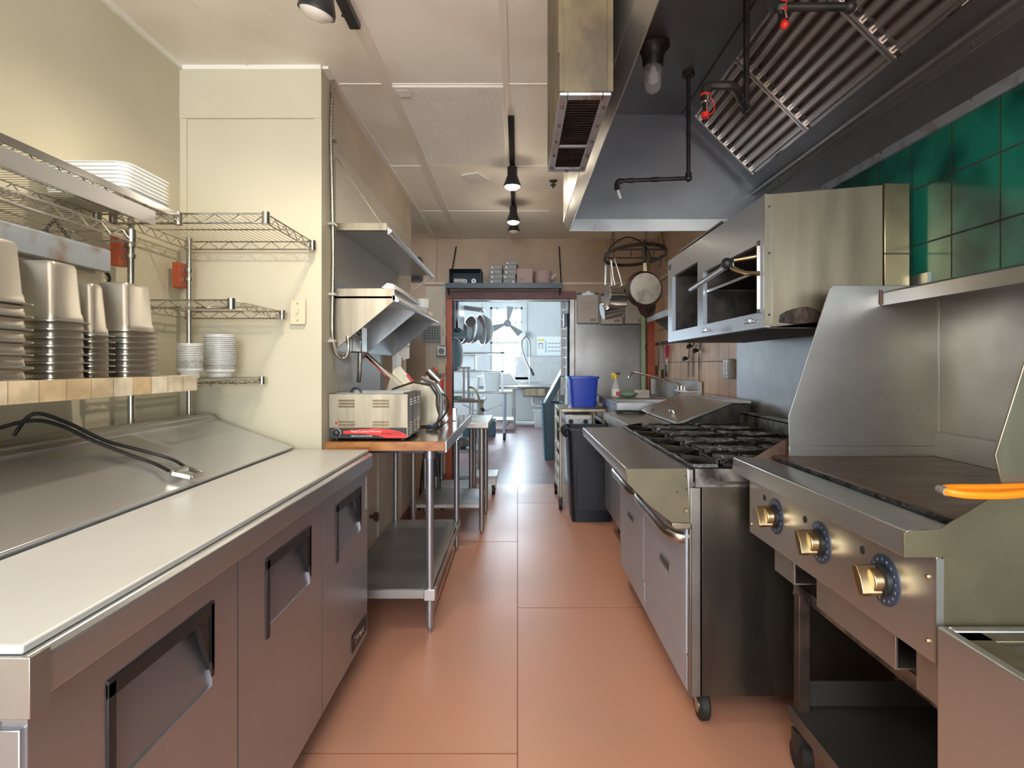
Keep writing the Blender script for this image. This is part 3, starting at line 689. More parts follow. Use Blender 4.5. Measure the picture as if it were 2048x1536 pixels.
r = MB().prism('y', y0 - .003, y0 - .002, [(x0 + .07, z0 + .034), (x0 + .07, z0 + .047), (x0 + .16, z0 + .056), (x0 + .22, z0 + .058), (x0 + .29, z0 + .054), (x0 + .335, z0 + .044), (x1 - .008, z0 + .03), (x1 - .008, z0 + .014), (x0 + .27, z0 + .014), (x0 + .23, z0 + .026), (x0 + .16, z0 + .034)])
r.build('red_swoosh', 'bright_red', st)
text(st, 'lettering', 'Food Cooker/Warmer', .0155, (x0 + .105, y0 - .0032, z0 + .0405), (PI / 2, 0, 0), 'white_paper')
text(st, 'lettering', '1500 Watt HIGH POWER', .0092, (x0 + .105, y0 - .0032, z0 + .0205), (PI / 2, 0, 0), 'white_paper')
text(st, 'lettering', 'AVANTCO', .019, (x0 + .247, y0 - .0034, z0 + .028), (PI / 2, 0, 0), 'ink')
k = MB().lathe((x0 + .038, y0 - .002, z0 + .038), [(.020, 0), (.020, .002), (.014, .003), (.013, .018), (.008, .020)], 20, (0, -1, 0)).build('dial', 'black_plastic', t)
MB().lathe((x0 + .038, y0 - .0021, z0 + .038), [(.0215, 0), (.0215, .0012), (.0185, .0014), (.0185, 0)], 24, (0, -1, 0)).build('dial_ring', 'brass', k)
MB().lathe((x0 + .038, y0 - .001, z0 + .085), [(.006, 0), (.006, .004), (.003, .006)], 14, (0, -1, 0)).build('pilot_light', 'red_plastic', t)
for (x, y) in ((x0 + .03, y0 + .03), (x1 - .03, y0 + .03), (x0 + .03, y1 - .03), (x1 - .03, y1 - .03)): MB().cyl((x, y, z0), (x, y, z0 + .016), .014).build('foot', 'rubber', t)
MB().box(x0 + .01, x1 - .01, y0 + .01, y1 - .01, z0 + .012, z0 + .018).build('base_plate', 'black_plastic', t)
c = MB().tube(smooth([(x0 + .09, y0 + .06, z1 + .004), (x0 + .10, y0 + .06, z1 + .022), (x0 + .12, y0 + .06, z1 + .024), (x0 + .135, y0 + .06, z1 + .008), (x0 + .14, y0 + .06, z1 - .02)]), .0055).build('ladle_hook', 'black_plastic'); tag(c, 'black hooked ladle handle over the rim of the food warmer', 'ladle')

# slicer behind the warmer
t = thing('manual_slicer', 'tilted metal slicer with crossed arms and red trims behind the food warmer', 'slicer', (-.6, 3.62, .937))
MB().prism('y', 3.48, 3.80, [(-.82, .937), (-.44, .937), (-.43, .96), (-.46, 1.06), (-.46, 1.12), (-.50, 1.18), (-.60, 1.20), (-.72, 1.16), (-.80, 1.02)]).build('body', 'steel_warm', t, bevel=.012)
MB().tube([(-.46, 3.46, .95), (-.44, 3.46, 1.0), (-.44, 3.46, 1.12), (-.48, 3.46, 1.19), (-.55, 3.46, 1.22)], .012).build('side_frame', 'steel', t)
MB().bar((-.885, 3.56, 1.352), (-.60, 3.56, 1.10), .05, .016).build('slicing_arm', 'steel_warm', t)
a = [c for c in t.children if c.name.startswith('slicing_arm')][0]
MB().bar((-.895, 3.55, 1.355), (-.77, 3.55, 1.232), .03, .012).build('red_trim', 'red_plastic', a)
MB().cyl((-.905, 3.555, 1.372), (-.885, 3.555, 1.350), .016).build('end_knob', 'red_plastic', a)
MB().prism('y', 3.60, 3.61, [(-.79, 1.12), (-.60, 1.12), (-.62, 1.20), (-.70, 1.29), (-.74, 1.27)]).build('blade_guard', 'steel_warm', t, bevel=.002)
MB().bar((-.655, 3.585, 1.235), (-.605, 3.585, 1.175), .02, .014).build('red_grip', 'bright_red', t)
MB().bar((-.62, 3.54, 1.125), (-.50, 3.54, 1.245), .035, .022).build('carriage_arm', 'steel_warm', t)
MB().bar((-.60, 3.53, 1.12), (-.51, 3.53, 1.205), .01, .02).build('measuring_plate', 'stove_blue', t)
MB().cyl((-.515, 3.53, 1.262), (-.455, 3.53, 1.20), .030, n=18).build('pusher_cup', 'chrome', t)
MB().cyl((-.49, 3.53, 1.25), (-.472, 3.53, 1.272), .012).build('red_knob', 'red_plastic', t)
MB().cyl((-.47, 3.52, 1.04), (-.445, 3.52, 1.025), .012).build('red_knob', 'red_plastic', t)
m = MB().tube(smooth([(-.47, 3.5, 1.14), (-.41, 3.48, 1.11), (-.395, 3.45, 1.06), (-.42, 3.42, 1.0), (-.47, 3.40, .955), (-.50, 3.36, .945)]), .0055).build('power_lead', 'rubber', t)
m = MB().tube(smooth([(-.50, 3.33, .945), (-.46, 3.30, .955), (-.44, 3.36, .96), (-.47, 3.42, .95), (-.49, 3.35, .955)]), .009).build('coiled_cable', 'stove_blue'); tag(m, 'small coil of dark blue cable beside the food warmer', 'cable')
c = MB().box(-.415, -.39, 3.86, 3.90, .936, 1.02).build('small_bracket', 'chrome', bevel=.003); tag(c, 'small chrome clamp standing on the far end of the work table', 'clamp')
c = MB().bar((-.80, 3.40, 1.16), (-.62, 3.40, 1.18), .10, .02).build('red_tray', 'red_plastic', bevel=.003)
tag(c, 'red plastic guard piece behind the rim of the food warmer', 'guard')
bpy.data.objects.remove(c)

# second and third table
def steel_table(name, label, x0, x1, y0, y1, h, shelf, th=.035, mt='steel_dull', legs=.02, inset=.06, topm=None):
    t = thing(name, label, 'table', ((x0 + x1) / 2, (y0 + y1) / 2, 0))
    MB().box(x0, x1, y0, y1, h - th, h).build('tabletop', topm or mt, t, bevel=.008)
    for x in (x0 + inset, x1 - inset):
        for y in (y0 + inset, y1 - inset): leg(x, y, 0, h - th, legs, mt).build('leg', mt, t)
    if shelf: MB().box(x0 + inset, x1 - inset, y0 + inset, y1 - inset, shelf - .03, shelf).build('lower_shelf', mt, t, bevel=.004)
    return t
steel_table('steel_table', 'bare steel table with grey lower shelf just past the wood-edged work table', -.86, -.215, 4.58, 5.30, .855, .225, .045, 'steel_dull')
steel_table('steel_table', 'narrow lower steel table in front of the left door jamb', -.80, -.36, 5.42, 5.95, .76, .18, .04, 'steel_dull')
t = thing('equipment_dolly', 'low wheeled dolly with a flat tray beside the left door jamb', 'dolly', (-.4, 6.2, 0))
MB().box(-.62, -.20, 6.02, 6.40, .16, .19).build('platform', 'steel_dull', t, bevel=.004)
for (x, y) in ((-.24, 6.06), (-.58, 6.06), (-.24, 6.36), (-.58, 6.36)):
    c = MB().cyl((x - .015, y, .05), (x + .015, y, .05), .05, n=16).build('caster', 'rubber', t)
    MB().box(x - .022, x + .022, y - .02, y + .02, .07, .16).build('caster_fork', 'zinc', c)
c = MB().prism('x', -.80, -.56, [(5.32, .13), (5.36, .13), (5.40, .70), (5.37, .70)]).build('folded_step_stool', 'black_iron')
bpy.data.objects.remove(c)

# ------------------------------------------------------------------ things on the back wall, left of the doorway
t = thing('speaker_box', 'dark box mounted high on the side wall above the shelf end', 'speaker', (-.93, 5.6, 2.2))
MB().box(-1.02, -.90, 5.62, 5.78, 2.08, 2.30).build('casing', 'stove_blue', t, bevel=.004)
MB().box(-1.00, -.92, 5.615, 5.62, 2.10, 2.28).build('grille', 'ink', t)
t = thing('planner_chart', 'grey wall chart of small dark squares beside the doorway', 'calendar', (-.88, 6.47, 1.6))
MB().box(-1.02, -.83, 6.46, 6.485, 1.54, 1.72).build('board', 'grey_plastic', t, bevel=.003)
m = MB()
for i in range(6):
    for j in range(5): m.box(-1.0 + i * .028, -.985 + i * .028, 6.457, 6.461, 1.685 - j * .028, 1.697 - j * .028)
m.build('printed_squares', 'ink', t)
t = thing('socket_box', 'grey metal box with a round socket on the wall left of the doorway', 'socket', (-.80, 6.47, 1.42))
MB().box(-.865, -.755, 6.44, 6.488, 1.385, 1.50).build('housing', 'steel_dull', t, bevel=.01)
MB().lathe((-.81, 6.44, 1.445), [(.032, 0), (.03, .006), (.012, .008)], 14, (0, -1, 0)).build('socket_face', 'grey_plastic', t)
MB().box(-.815, -.765, 6.43, 6.47, 1.50, 1.60).build('plug_adapter', 'paper', t, bevel=.004)
MB().cyl((-.775, 6.47, 1.5), (-.775, 6.47, 2.14), .008).cyl((-.765, 6.47, 1.30), (-.765, 6.47, 1.4), .006).build('conduit', 'zinc', t)
t = thing('timer_switch', 'cream switch box with a round dial above the red notice', 'switch', (-.80, 6.47, 1.25))
MB().box(-.855, -.765, 6.44, 6.488, 1.20, 1.305).build('housing', 'almond_plastic', t, bevel=.006)
MB().lathe((-.815, 6.44, 1.25), [(.024, 0), (.022, .012), (.008, .014)], 16, (0, -1, 0)).build('dial', 'almond_plastic', t)
t = thing('notice_sign', 'red notice sheet with white lettering left of the doorway', 'sign', (-.88, 6.485, 1.12))
MB().box(-.985, -.79, 6.480, 6.486, 1.02, 1.225).build('sheet', 'bright_red', t)
m = MB()
for k in range(5): m.box(-.93 + (k % 2) * .02, -.82, 6.478, 6.480, 1.105 - k * .016, 1.111 - k * .016)
m.box(-.93, -.90, 6.478, 6.480, 1.14, 1.16).box(-.89, -.85, 6.478, 6.480, 1.145, 1.165)
m.build('printed_lines', 'white_paper', t)
text(t, 'lettering', 'NOTICE', .04, (-.94, 6.479, 1.17), (PI / 2, 0, 0), 'white_paper')
t = thing('fire_extinguisher', 'small extinguisher with yellow tag below the red notice', 'extinguisher', (-.85, 6.36, .55))
MB().lathe((-.85, 6.38, .56), [(.055, 0), (.06, .02), (.06, .28), (.045, .33), (.02, .36), (.02, .38)], 18).build('cylinder', 'white_plastic', t)
MB().box(-.87, -.80, 6.36, 6.40, .94, .965).build('lever', 'black_plastic', t)
MB().box(-.885, -.83, 6.315, 6.318, .87, .93).build('tag', 'yellow_plastic', t)
MB().tube(smooth([(-.83, 6.38, .95), (-.78, 6.38, .93), (-.775, 6.38, .85), (-.785, 6.37, .76)]), .008).build('hose', 'rubber', t)
MB().box(-.90, -.80, 6.44, 6.48, .60, .90).build('mounting_bracket', 'steel_dull', t)

# shelf over the doorway
t = thing('metal_shelf', 'long dark painted shelf over the doorway loaded with boxes', 'shelf', (-.15, 6.3, 2.1))
SZ = 2.125
MB().box(-.735, .455, 6.14, 6.482, SZ - .012, SZ).box(-.735, .455, 6.135, 6.145, SZ - .05, SZ + .003).build('shelf_board', 'blue_trim', t, bevel=.002)
for x in (-.735, .445): MB().prism('x', x, x + .01, [(6.14, SZ - .012), (6.48, SZ - .012), (6.48, SZ - .085), (6.44, SZ - .085)]).build('bracket', 'blue_trim', t)
MB().bar((-.69, 6.16, SZ), (-.655, 6.47, 2.56), .014, .006).build('strut', 'black_iron', t)
MB().bar((.445, 6.16, SZ), (.445, 6.47, 2.56), .014, .006).build('strut', 'black_iron', t)
gz = SZ + .003
t = thing('open_carton', 'open dark carton with rolls inside, left end of the shelf over the doorway', 'box', (-.55, 6.3, gz))
m = MB().box(-.70, -.37, 6.18, 6.46, gz, gz + .005).box(-.70, -.694, 6.18, 6.46, gz, gz + .15).box(-.376, -.37, 6.18, 6.46, gz, gz + .15).box(-.70, -.37, 6.454, 6.46, gz, gz + .15)
m.add([(-.70, 6.18, gz + .15), (-.37, 6.18, gz + .15), (-.37, 6.46, gz + .15), (-.54, 6.30, gz + .135), (-.70, 6.46, gz + .15)], [(0, 1, 3), (1, 2, 3), (2, 4, 3), (4, 0, 3)])
m.build('carton', 'card_dark', t)
for i, (x, r, mt, lb) in enumerate(((-.625, .026, 'paper', 'paper roll lying leftmost in the open carton on the shelf'), (-.54, .022, 'white_plastic', 'roll in the middle of the open carton on the shelf'), (-.45, .025, 'white_plastic', 'white roll at the right of the open carton on the shelf'))):
    c = MB().lathe((x - (.03 if i == 0 else 0), 6.22, gz + .006 + r), [(r, 0), (r, .14 if i else .10), (.008, .14 if i else .10), (.008, 0)], 16, (0, 1, 0) if i else (1, .2, 0), closed=True).build('paper_roll', mt); tag(c, lb, 'roll', 'rolls in the open carton')
def glove_box(x, z, w, lb, h=.048, flip=False):
    t = thing('glove_box', lb, 'box', (x, 6.3, z), 'glove boxes over the doorway')
    MB().box(x, x + w, 6.20, 6.42, z, z + h).build('carton', 'card_grey', t, bevel=.001)
    xx = x + (w - .035 if flip else .008)
    MB().prism('y', 6.197, 6.20, [(xx, z + h * .75), (xx + .008, z + h * .55), (xx + .014, z + h * .62), (xx + .02, z + h * .55), (xx + .028, z + h * .75), (xx + .024, z + h * .3), (xx + .014, z + h * .18), (xx + .004, z + h * .3)]).build('white_emblem', 'white_paper', t)
    MB().box(x + (.01 if flip else .05), x + (.06 if flip else w - .01), 6.197, 6.20, z + h * .45, z + h * .6).build('printed_line', 'paper', t)
for k in range(4): glove_box(-.285 + (.004 if k % 2 else 0), gz + k * .049, .127, '%s grey carton of the left stack over the doorway' % ['bottom', 'second lowest', 'second highest', 'top'][k])
for k in range(5): glove_box(-.148 + (.0, .0, .012, .012, .024)[k], gz + k * .049, .127, '%s grey carton of the taller right stack over the doorway' % ['bottom', 'second', 'middle', 'fourth', 'top'][k], .048 if k < 4 else .035, k == 0)
t = thing('square_carton', 'pinkish square carton beside the grey cartons over the doorway', 'box', (.07, 6.3, gz))
MB().box(-.005, .155, 6.19, 6.42, gz, gz + .155).build('carton', 'card_pink', t, bevel=.002)
m = MB()
for k in range(3): m.box(.01, .06, 6.187, 6.19, gz + .03 + k * .012, gz + .037 + k * .012)
m.build('printed_label', 'faint_ink', t)
t = thing('bagged_container', 'round container wrapped in a clear bag, right end of the shelf over the doorway', 'container', (.27, 6.3, gz))
MB().lathe((.265, 6.31, gz), [(.085, 0), (.092, .01), (.092, .12), (.088, .14), (.05, .148)], 22).build('tub', 'card_pink', t)
MB().loft([[Vector((.35, 6.24, gz + .04)), Vector((.35, 6.26, gz + .09)), Vector((.35, 6.27, gz + .05))], [Vector((.40, 6.25, gz + .09)), Vector((.40, 6.26, gz + .12)), Vector((.40, 6.27, gz + .10))]]).build('bag_tail', 'clear_plastic', t)

# clipboards on the back wall right of the doorway
for i, (x, z, lb) in enumerate(((.64, 1.745, 'clipboard nearest the doorway with a printed form and metal clip'), (.895, 1.735, 'middle clipboard, half hidden by the hanging saucepans'), (1.15, 1.74, 'rightmost clipboard, half hidden by the black frying pan'))):
    t = thing('clipboard', lb, 'clipboard', (x + .12, 6.49, z), 'clipboards by the doorway')
    MB().box(x - .004, x + .234, 6.478, 6.486, z - .012, z + .325).build('board', 'blue_trim', t, bevel=.003)
    MB().box(x, x + .225, 6.470, 6.478, z, z + .30).build('paper_sheets', 'paper', t)
    c = MB().prism('y', 6.462, 6.470, [(x + .04, z + .295), (x + .05, z + .318), (x + .09, z + .325), (x + .10, z + .345), (x + .13, z + .345), (x + .14, z + .325), (x + .18, z + .318), (x + .19, z + .295)]).build('clip', 'steel', t, bevel=.002)
    m = MB()
    for k in range(5): m.box(x + .03, x + .17, 6.4685, 6.470, z + .23 - k * .022, z + .233 - k * .022)
    m.box(x + .14, x + .20, 6.4685, 6.470, z + .02, z + .045)
    m.build('printed_form', 'faint_ink', t)

t = thing('folded_stool', 'black folded metal stool leaning under the two steel tables', 'stool', (-.78, 5.35, 0))
MB().tube(smooth([(-.86, 5.30, .02), (-.84, 5.33, .35), (-.80, 5.36, .60), (-.76, 5.37, .64), (-.72, 5.36, .60), (-.70, 5.33, .35), (-.66, 5.30, .02)]), .012).tube(smooth([(-.83, 5.40, .02), (-.81, 5.39, .5), (-.76, 5.39, .56), (-.71, 5.39, .5), (-.69, 5.40, .02)]), .012).build('frame', 'black_iron', t)
MB().cbox((-.76, 5.345, .42), (.13, .02, .22), (.06, 0, 0)).build('seat', 'black_plastic', t, bevel=.005)
# ================================================================== ceiling things
t = thing('ceiling_grille', 'white egg-crate return air grille set in the ceiling', 'vent', (-.34, 3.5, ZC))
m = MB(); gx0, gx1, gy0, gy1 = -.60, -.075, 2.935, 4.10
n = 44
for i in range(n + 1): x = gx0 + (gx1 - gx0) * i / n; m.box(x - .0012, x + .0012, gy0, gy1, ZC - .012, ZC - .002)
n = 92
for i in range(n + 1): y = gy0 + (gy1 - gy0) * i / n; m.box(gx0, gx1, y - .0012, y + .0012, ZC - .012, ZC - .002)
m.build('egg_crate', 'ceiling_trim', t)
MB().box(gx0 - .006, gx0 + .002, gy0 - .006, gy1 + .006, ZC - .013, ZC - .001).box(gx1 - .002, gx1 + .006, gy0 - .006, gy1 + .006, ZC - .013, ZC - .001).box(gx0, gx1, gy0 - .006, gy0 + .002, ZC - .010, ZC - .001).box(gx0, gx1, gy1 - .002, gy1 + .006, ZC - .013, ZC - .001).build('frame', 'ceiling_trim', t)
MB().box(gx0 + .01, gx0 + .075, gy0 + .02, gy0 + .09, ZC - .018, ZC - .016).build('patch', 'white_paper', t)
t = MB().prism('z', ZC - .012, ZC - .001, [(-.40, 4.30), (-.28, 4.24), (-.20, 4.42), (-.36, 4.50)]).build('ceiling_patch', 'white_plastic'); tag(t, 'small white square cover plate on the ceiling past the grille', 'cover plate')
t = thing('sprinkler_head', 'small black sprinkler head on the ceiling near the hood corner', 'sprinkler', (.26, 4.45, ZC))
MB().lathe((.262, 4.45, ZC), [(.03, 0), (.028, -.008), (.012, -.012), (.010, -.03), (.022, -.032), (.022, -.036), (.006, -.04), (.006, -.055)], 14).build('head', 'black_iron', t)

def track_head(loc, label, on, tilt=(0, 0, 0), r=.055, L=.15, e=10):
    t = thing('track_spotlight', label, 'spotlight', loc, None)
    x, y, z = loc                             # z = rim of the shade, opening downwards
    s = MB().lathe((x, y, z), [(r, 0), (r * 1.0, .01), (r * .78, .045), (r * .58, .075), (r * .56, L), (r * .3, L + .01), (.004, L + .012), (.004, L - .003), (r * .50, L - .006), (r * .52, .078), (r * .72, .045), (r * .94, .008), (r * .96, 0)], 24, closed=False)
    s.build('shade', 'lamp_black', t)
    MB().lathe((x, y, z), [(r * .92, .004), (r * .72, .040), (r * .5, .07), (.002, .075)], 24).build('reflector', 'reflector', t)
    b = MB().lathe((x, y, z), [(.002, -.022), (r * .5, -.018), (r * .82, -.006), (r * .93, .004), (r * .66, .035), (.012, .06)], 22).build('bulb', 'bulb_on' if on else 'bulb_off', t)
    if L > .1:
        MB().cyl((x, y, z + L), (x, y, ZC - .02), .009).build('stem', 'lamp_black', t)
    if tilt != (0, 0, 0): t.rotation_euler = tilt
    if on: light('POINT', 'bulb_glow', (x, y, z - .06), 1.6, (1, .86, .66), .04)
    if on: light('SPOT', 'spotlight_beam', (x, y, z - .03), e, (1, .84, .60), .05, spot=math.radians(125), blend=.7)
    return t
t = thing('light_track', 'black ceiling track carrying the two lit spotlights', 'track', (-.035, 4.3, ZC))
MB().box(-.052, -.018, 3.28, 5.55, ZC - .030, ZC - .005).build('rail', 'track_black', t)
track_head((-.035, 4.05, 2.487), 'nearer lit spotlight on the far ceiling track', True, e=20, r=.058, L=.13)
track_head((-.035, 5.05, 2.487), 'farther lit spotlight on the same ceiling track', True, e=20, r=.055, L=.13)
t = track_head((-.035, 5.75, 2.565), 'unlit shallow lamp at the far end of the ceiling track', False, r=.055, L=.05)
t = thing('light_track', 'short black ceiling track at the top edge, beside the near lamp', 'track', (-.66, 2.0, ZC))
MB().box(-.665, -.622, 1.55, 2.40, ZC - .028, ZC - .005).build('rail', 'lamp_black', t, bevel=.002)
MB().lathe((-.66, 2.30, ZC - .028), [(.01, 0), (.01, -.004)], 10).build('set_screw', 'black_iron', t)
t = track_head((-.665, 2.0, 2.455), 'near black spotlight', False, r=.062, L=.12)
setlabel(t, 'near black spotlight with a white reflector, tilted, hanging by the beige pier')
t.rotation_euler = (.12, .30, 0)
light('SPOT', 'spotlight_beam', (-.64, 2.0, 2.40), 30, (1, .88, .70), .05, rot=(.1, .3, 0), spot=math.radians(140), blend=.8)

# supply duct on the hood front
t = thing('supply_duct', 'grease-stained supply air duct with a rusty register along the hood front', 'duct', (.17, 1.9, 1.99))
dx0, dx1, dy0, dy1, dz = .108, .243, 1.56, 2.18, 1.995
MB().box(dx0, dx1, dy0, dy1, dz, 2.64).build('casing', 'greased_duct', t, bevel=.003)
MB().box(dx0 - .003, dx0 + .002, dy0 - .003, dy0 + .02, dz + .1, 2.63).box(dx1 - .012, dx1 + .003, dy0 - .004, dy0 + .0, dz, 2.63).box(dx0, dx0 + .010, dy0 - .004, dy0, dz, 2.63).build('corner_seam', 'greased_duct', t)
g = MB().box(dx0 + .001, dx0 + .024, dy0 + .001, dy1 - .001, dz - .008, dz).box(dx1 - .024, dx1 - .001, dy0 + .001, dy1 - .001, dz - .008, dz)
for (a, b) in ((dy0 + .001, dy0 + .03), (dy0 + .365, dy0 + .38), (dy1 - .04, dy1 - .001)): g.box(dx0 + .02, dx1 - .02, a, b, dz - .008, dz)
g = g.build('register_frame', 'blue_grey_metal', t, bevel=.001)
m = MB()
for (a, b) in ((dy0 + .035, dy0 + .36), (dy0 + .385, dy1 - .045)):
    k = int((b - a) / .0165)
    for j in range(k):
        y = a + (b - a) * (j + .3) / k; m.prism('x', dx0 + .022, dx1 - .022, [(y, dz - .006), (y + .009, dz - .001), (y + .010, dz - .001), (y + .002, dz - .007)])
m.build('louvre_blades', 'black_iron', g)
MB().box(dx0 + .02, dx1 - .02, dy0 + .03, dy1 - .04, dz - .002, dz - .001).build('dark_opening', 'soot', g)
for (x, y) in [(x, dy0 + .07 + k * .125) for x in (dx0 + .012, dx1 - .012) for k in range(5)] + [(.175, dy0 + .015), (.175, dy1 - .015)]:
    MB().sphere((x, y, dz - .009), .0055, 8).build('screw', 'rusty', g)

# ================================================================== exhaust hood
HT = 2.81
t = thing('exhaust_hood', 'large stainless exhaust canopy with baffle filters over the cooking line', 'hood', (.85, 1.9, 2.1))
m = MB()
m.box(HX, HX + .004, HY0, HY1 + .04, 2.165, HT + .03)
m.box(HX, XR, HY1 + .036, HY1 + .04, 2.165, HT + .03)
m.box(HX, XR, HY0, HY0 + .004, 2.165, HT + .03)
m.box(HX, XR, HY0, HY1 + .04, HT + .02, HT + .03)
m.build('outer_shell', 'hood_lip', t)
m = MB().prism('y', HY0, HY1, [(HX, 2.168), (HX + .032, 2.10), (HX + .036, 2.10), (HX + .036, 2.17), (HX + .004, 2.172)])
m.prism('x', HX + .030, XR - .02, [(HY1 - .006, 2.175), (HY1 - .006, 2.102), (HY1 - .002, 2.10), (HY1 + .002, 2.10), (HY1 + .04, 2.168), (HY1 + .036, 2.175)])
m.add([(HX, HY1, 2.168), (HX + .032, HY1, 2.10), (HX, HY1 + .04, 2.168)], [(0, 1, 2)])
m.build('lip', 'hood_lip', t, bevel=.001)
# interior lining
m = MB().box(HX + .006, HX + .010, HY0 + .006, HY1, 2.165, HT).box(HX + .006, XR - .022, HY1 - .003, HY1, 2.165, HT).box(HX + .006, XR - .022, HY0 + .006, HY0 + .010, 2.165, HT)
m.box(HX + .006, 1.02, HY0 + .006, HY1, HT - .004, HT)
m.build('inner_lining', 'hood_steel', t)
# sloped filter bank: from (1.0,2.81) down to (1.42,2.39)
def sl(u, off=0):                            # point on the slope, u in metres down it, off = out of it
    c = math.cos(math.radians(45)); return (1.0 + u * c - off * c, HT - u * c - off * c)
L_ = .61
m = MB()
def slab(y0, y1, u0, u1, o0, o1, mb):
    pts = [sl(u0, o0), sl(u1, o0), sl(u1, o1), sl(u0, o1)]
    mb.prism('y', y0, y1, pts)
slab(HY0 + .01, HY1 - .003, -.01, .075, 0, .004, m); slab(HY0 + .01, HY1 - .003, L_ - .055, L_ + .03, 0, .012, m)
slab(HY1 - .14, HY1 - .003, .0, L_, 0, .006, m)
m.build('filter_frame', 'hood_steel', t)
fy = [HY1 - .14 - k * .66 for k in range(6)]
for k in range(5):
    y1, y0 = fy[k], max(fy[k + 1], HY0 + .02)
    f = MB(); slab(y0 + .006, y1 - .006, .072, .085, .008, .03, f); slab(y0 + .006, y1 - .006, L_ - .072, L_ - .058, .008, .03, f)
    slab(y0 + .003, y0 + .018, .072, L_ - .058, .008, .032, f); slab(y1 - .018, y1 - .003, .072, L_ - .058, .008, .032, f)
    f = f.build('baffle_filter', 'filter_steel', t)
    b = MB(); nb = 9; w_ = (L_ - .145) / nb
    for j in range(nb):
        u = .085 + j * w_
        P = [sl(u + w_ * a_, b_) for a_, b_ in ((.04, .012), (.08, .024), (.20, .027), (.26, .019), (.32, .019), (.37, .029), (.50, .029), (.54, .02), (.60, .02), (.65, .027), (.76, .024), (.80, .012), (.78, .009), (.06, .009))]
        b.prism('y', y0 + .018, y1 - .018, P)
    b.build('baffles', 'filter_steel', f, sharp=25)
    d = MB(); slab(y0 + .01, y1 - .01, .08, L_ - .07, .002, .006, d); d.build('dark_backing', 'rusty', f)
    h = MB()
    for j in range(nb):
        u = .085 + j * w_ + w_ * .86; p = sl(u, .02); h.cbox((p[0], y1 - .03, p[1]), (.02, .028, .02), (0, PI / 4, 0))
    h.build('drain_tabs', 'soot', f)
    if k in (0, 2, 3):
        q = sl(L_ - .06, .035); MB().tube([(q[0], (y0 + y1) / 2 - .04, q[1]), (q[0] - .012, (y0 + y1) / 2 - .03, q[1] - .01), (q[0] - .012, (y0 + y1) / 2 + .03, q[1] - .01), (q[0], (y0 + y1) / 2 + .04, q[1])], .003).build('handle', 'zinc', f)
# gutter and back panels down to the tiled wall
gx, gz_ = sl(L_ + .03)
m = MB().prism('y', HY0 + .01, HY1, [(gx - .02, gz_ + .0), (gx - .055, gz_ - .035), (gx - .05, gz_ - .045), (gx - .0, gz_ - .035), (gx + .02, gz_ + .02)])
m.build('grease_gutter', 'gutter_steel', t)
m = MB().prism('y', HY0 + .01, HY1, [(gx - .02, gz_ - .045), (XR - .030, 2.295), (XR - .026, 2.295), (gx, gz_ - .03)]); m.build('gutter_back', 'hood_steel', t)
MB().prism('y', HY0 + .01, HY1, [(XR - .036, 2.318), (XR - .036, 2.285), (XR - .024, 2.285), (XR - .02, 2.318)]).build('screw_flange', 'steel_dull', t)
MB().box(XR - .022, XR - .010, HY0, HY1 + .04, 2.14, 2.295).build('back_panel', 'gutter_steel', t)
MB().box(XR - .028, XR - .010, HY0, HY1 + .04, 2.105, 2.142).build('flashing_strip', 'blue_grey_metal', t, bevel=.002)
for k in range(10):
    MB().sphere((XR - .036, 1.2 + k * .235, 2.30), .0055, 8).build('screw', 'soot', t); MB().sphere((XR - .028, 1.2 + k * .24, 2.135), .005, 8).build('screw', 'soot', t)
# seam lines on the lining
MB().box(.985, .99, HY0 + .01, HY1 - .004, HT - .007, HT - .003).build('ceiling_seam', 'soot', t)

# explosion-proof jar light in the hood
t = thing('jar_light', 'unlit bulb in a clear glass jar under a black fitting inside the hood', 'light fitting', (.64, 2.86, HT - .005))
MB().lathe((.64, 2.86, HT - .005), [(.075, 0), (.078, -.012), (.06, -.03), (.05, -.06), (.047, -.10), (.044, -.105)], 24).build('black_base', 'black_iron', t)
MB().lathe((.64, 2.86, HT - .105), [(.041, 0), (.041, -.075), (.038, -.10), (.028, -.12), (.012, -.13), (.002, -.132), (.002, -.130), (.012, -.127), (.026, -.117), (.036, -.10), (.039, -.075), (.039, 0)], 24).build('glass_jar', 'lamp_glass', t)
MB().lathe((.64, 2.86, HT - .10), [(.012, 0), (.014, -.02), (.026, -.045), (.029, -.06), (.024, -.078), (.008, -.088), (.002, -.089)], 20).build('bulb', 'bulb_off', t)

# fire suppression pipes
def nozzle(m, p, d=(0, 0, -1)):
    p = Vector(p); d = Vector(d).normalized(); m.cyl(p, p + d * .03, .011).cyl(p + d * .03, p + d * .06, .008)
t = thing('suppression_pipe', 'bent black pipe with white nozzle at the far end inside the hood', 'pipe', (.887, 3.14, HT - .005))
m = MB().cyl((.887, 3.14, HT - .005), (.887, 3.14, HT - .02), .032).cyl((.887, 3.14, HT), (.887, 3.14, 2.262), .0105).cyl((.887, 3.14, 2.262), (.54, 3.14, 2.248), .0105)
m.sphere((.887, 3.14, 2.262), .019).cyl((.887, 3.14, 2.29), (.887, 3.14, 2.262), .016).cyl((.70, 3.14, 2.2545), (.73, 3.14, 2.256), .0135).cyl((.60, 3.14, 2.25), (.575, 3.14, 2.249), .0135)
m.tube(smooth([(.545, 3.14, 2.248), (.525, 3.14, 2.245), (.516, 3.14, 2.225), (.520, 3.14, 2.20)]), .014)
m.build('pipe_run', 'black_iron', t)
n_ = MB(); n_.cyl((.521, 3.14, 2.20), (.536, 3.14, 2.155), .008); n_.build('nozzle', 'white_plastic', t)
t = thing('suppression_pipe', 'long black drop pipe ending in a hooked elbow with a red-capped nozzle', 'pipe', (.87, 2.3, HT - .005))
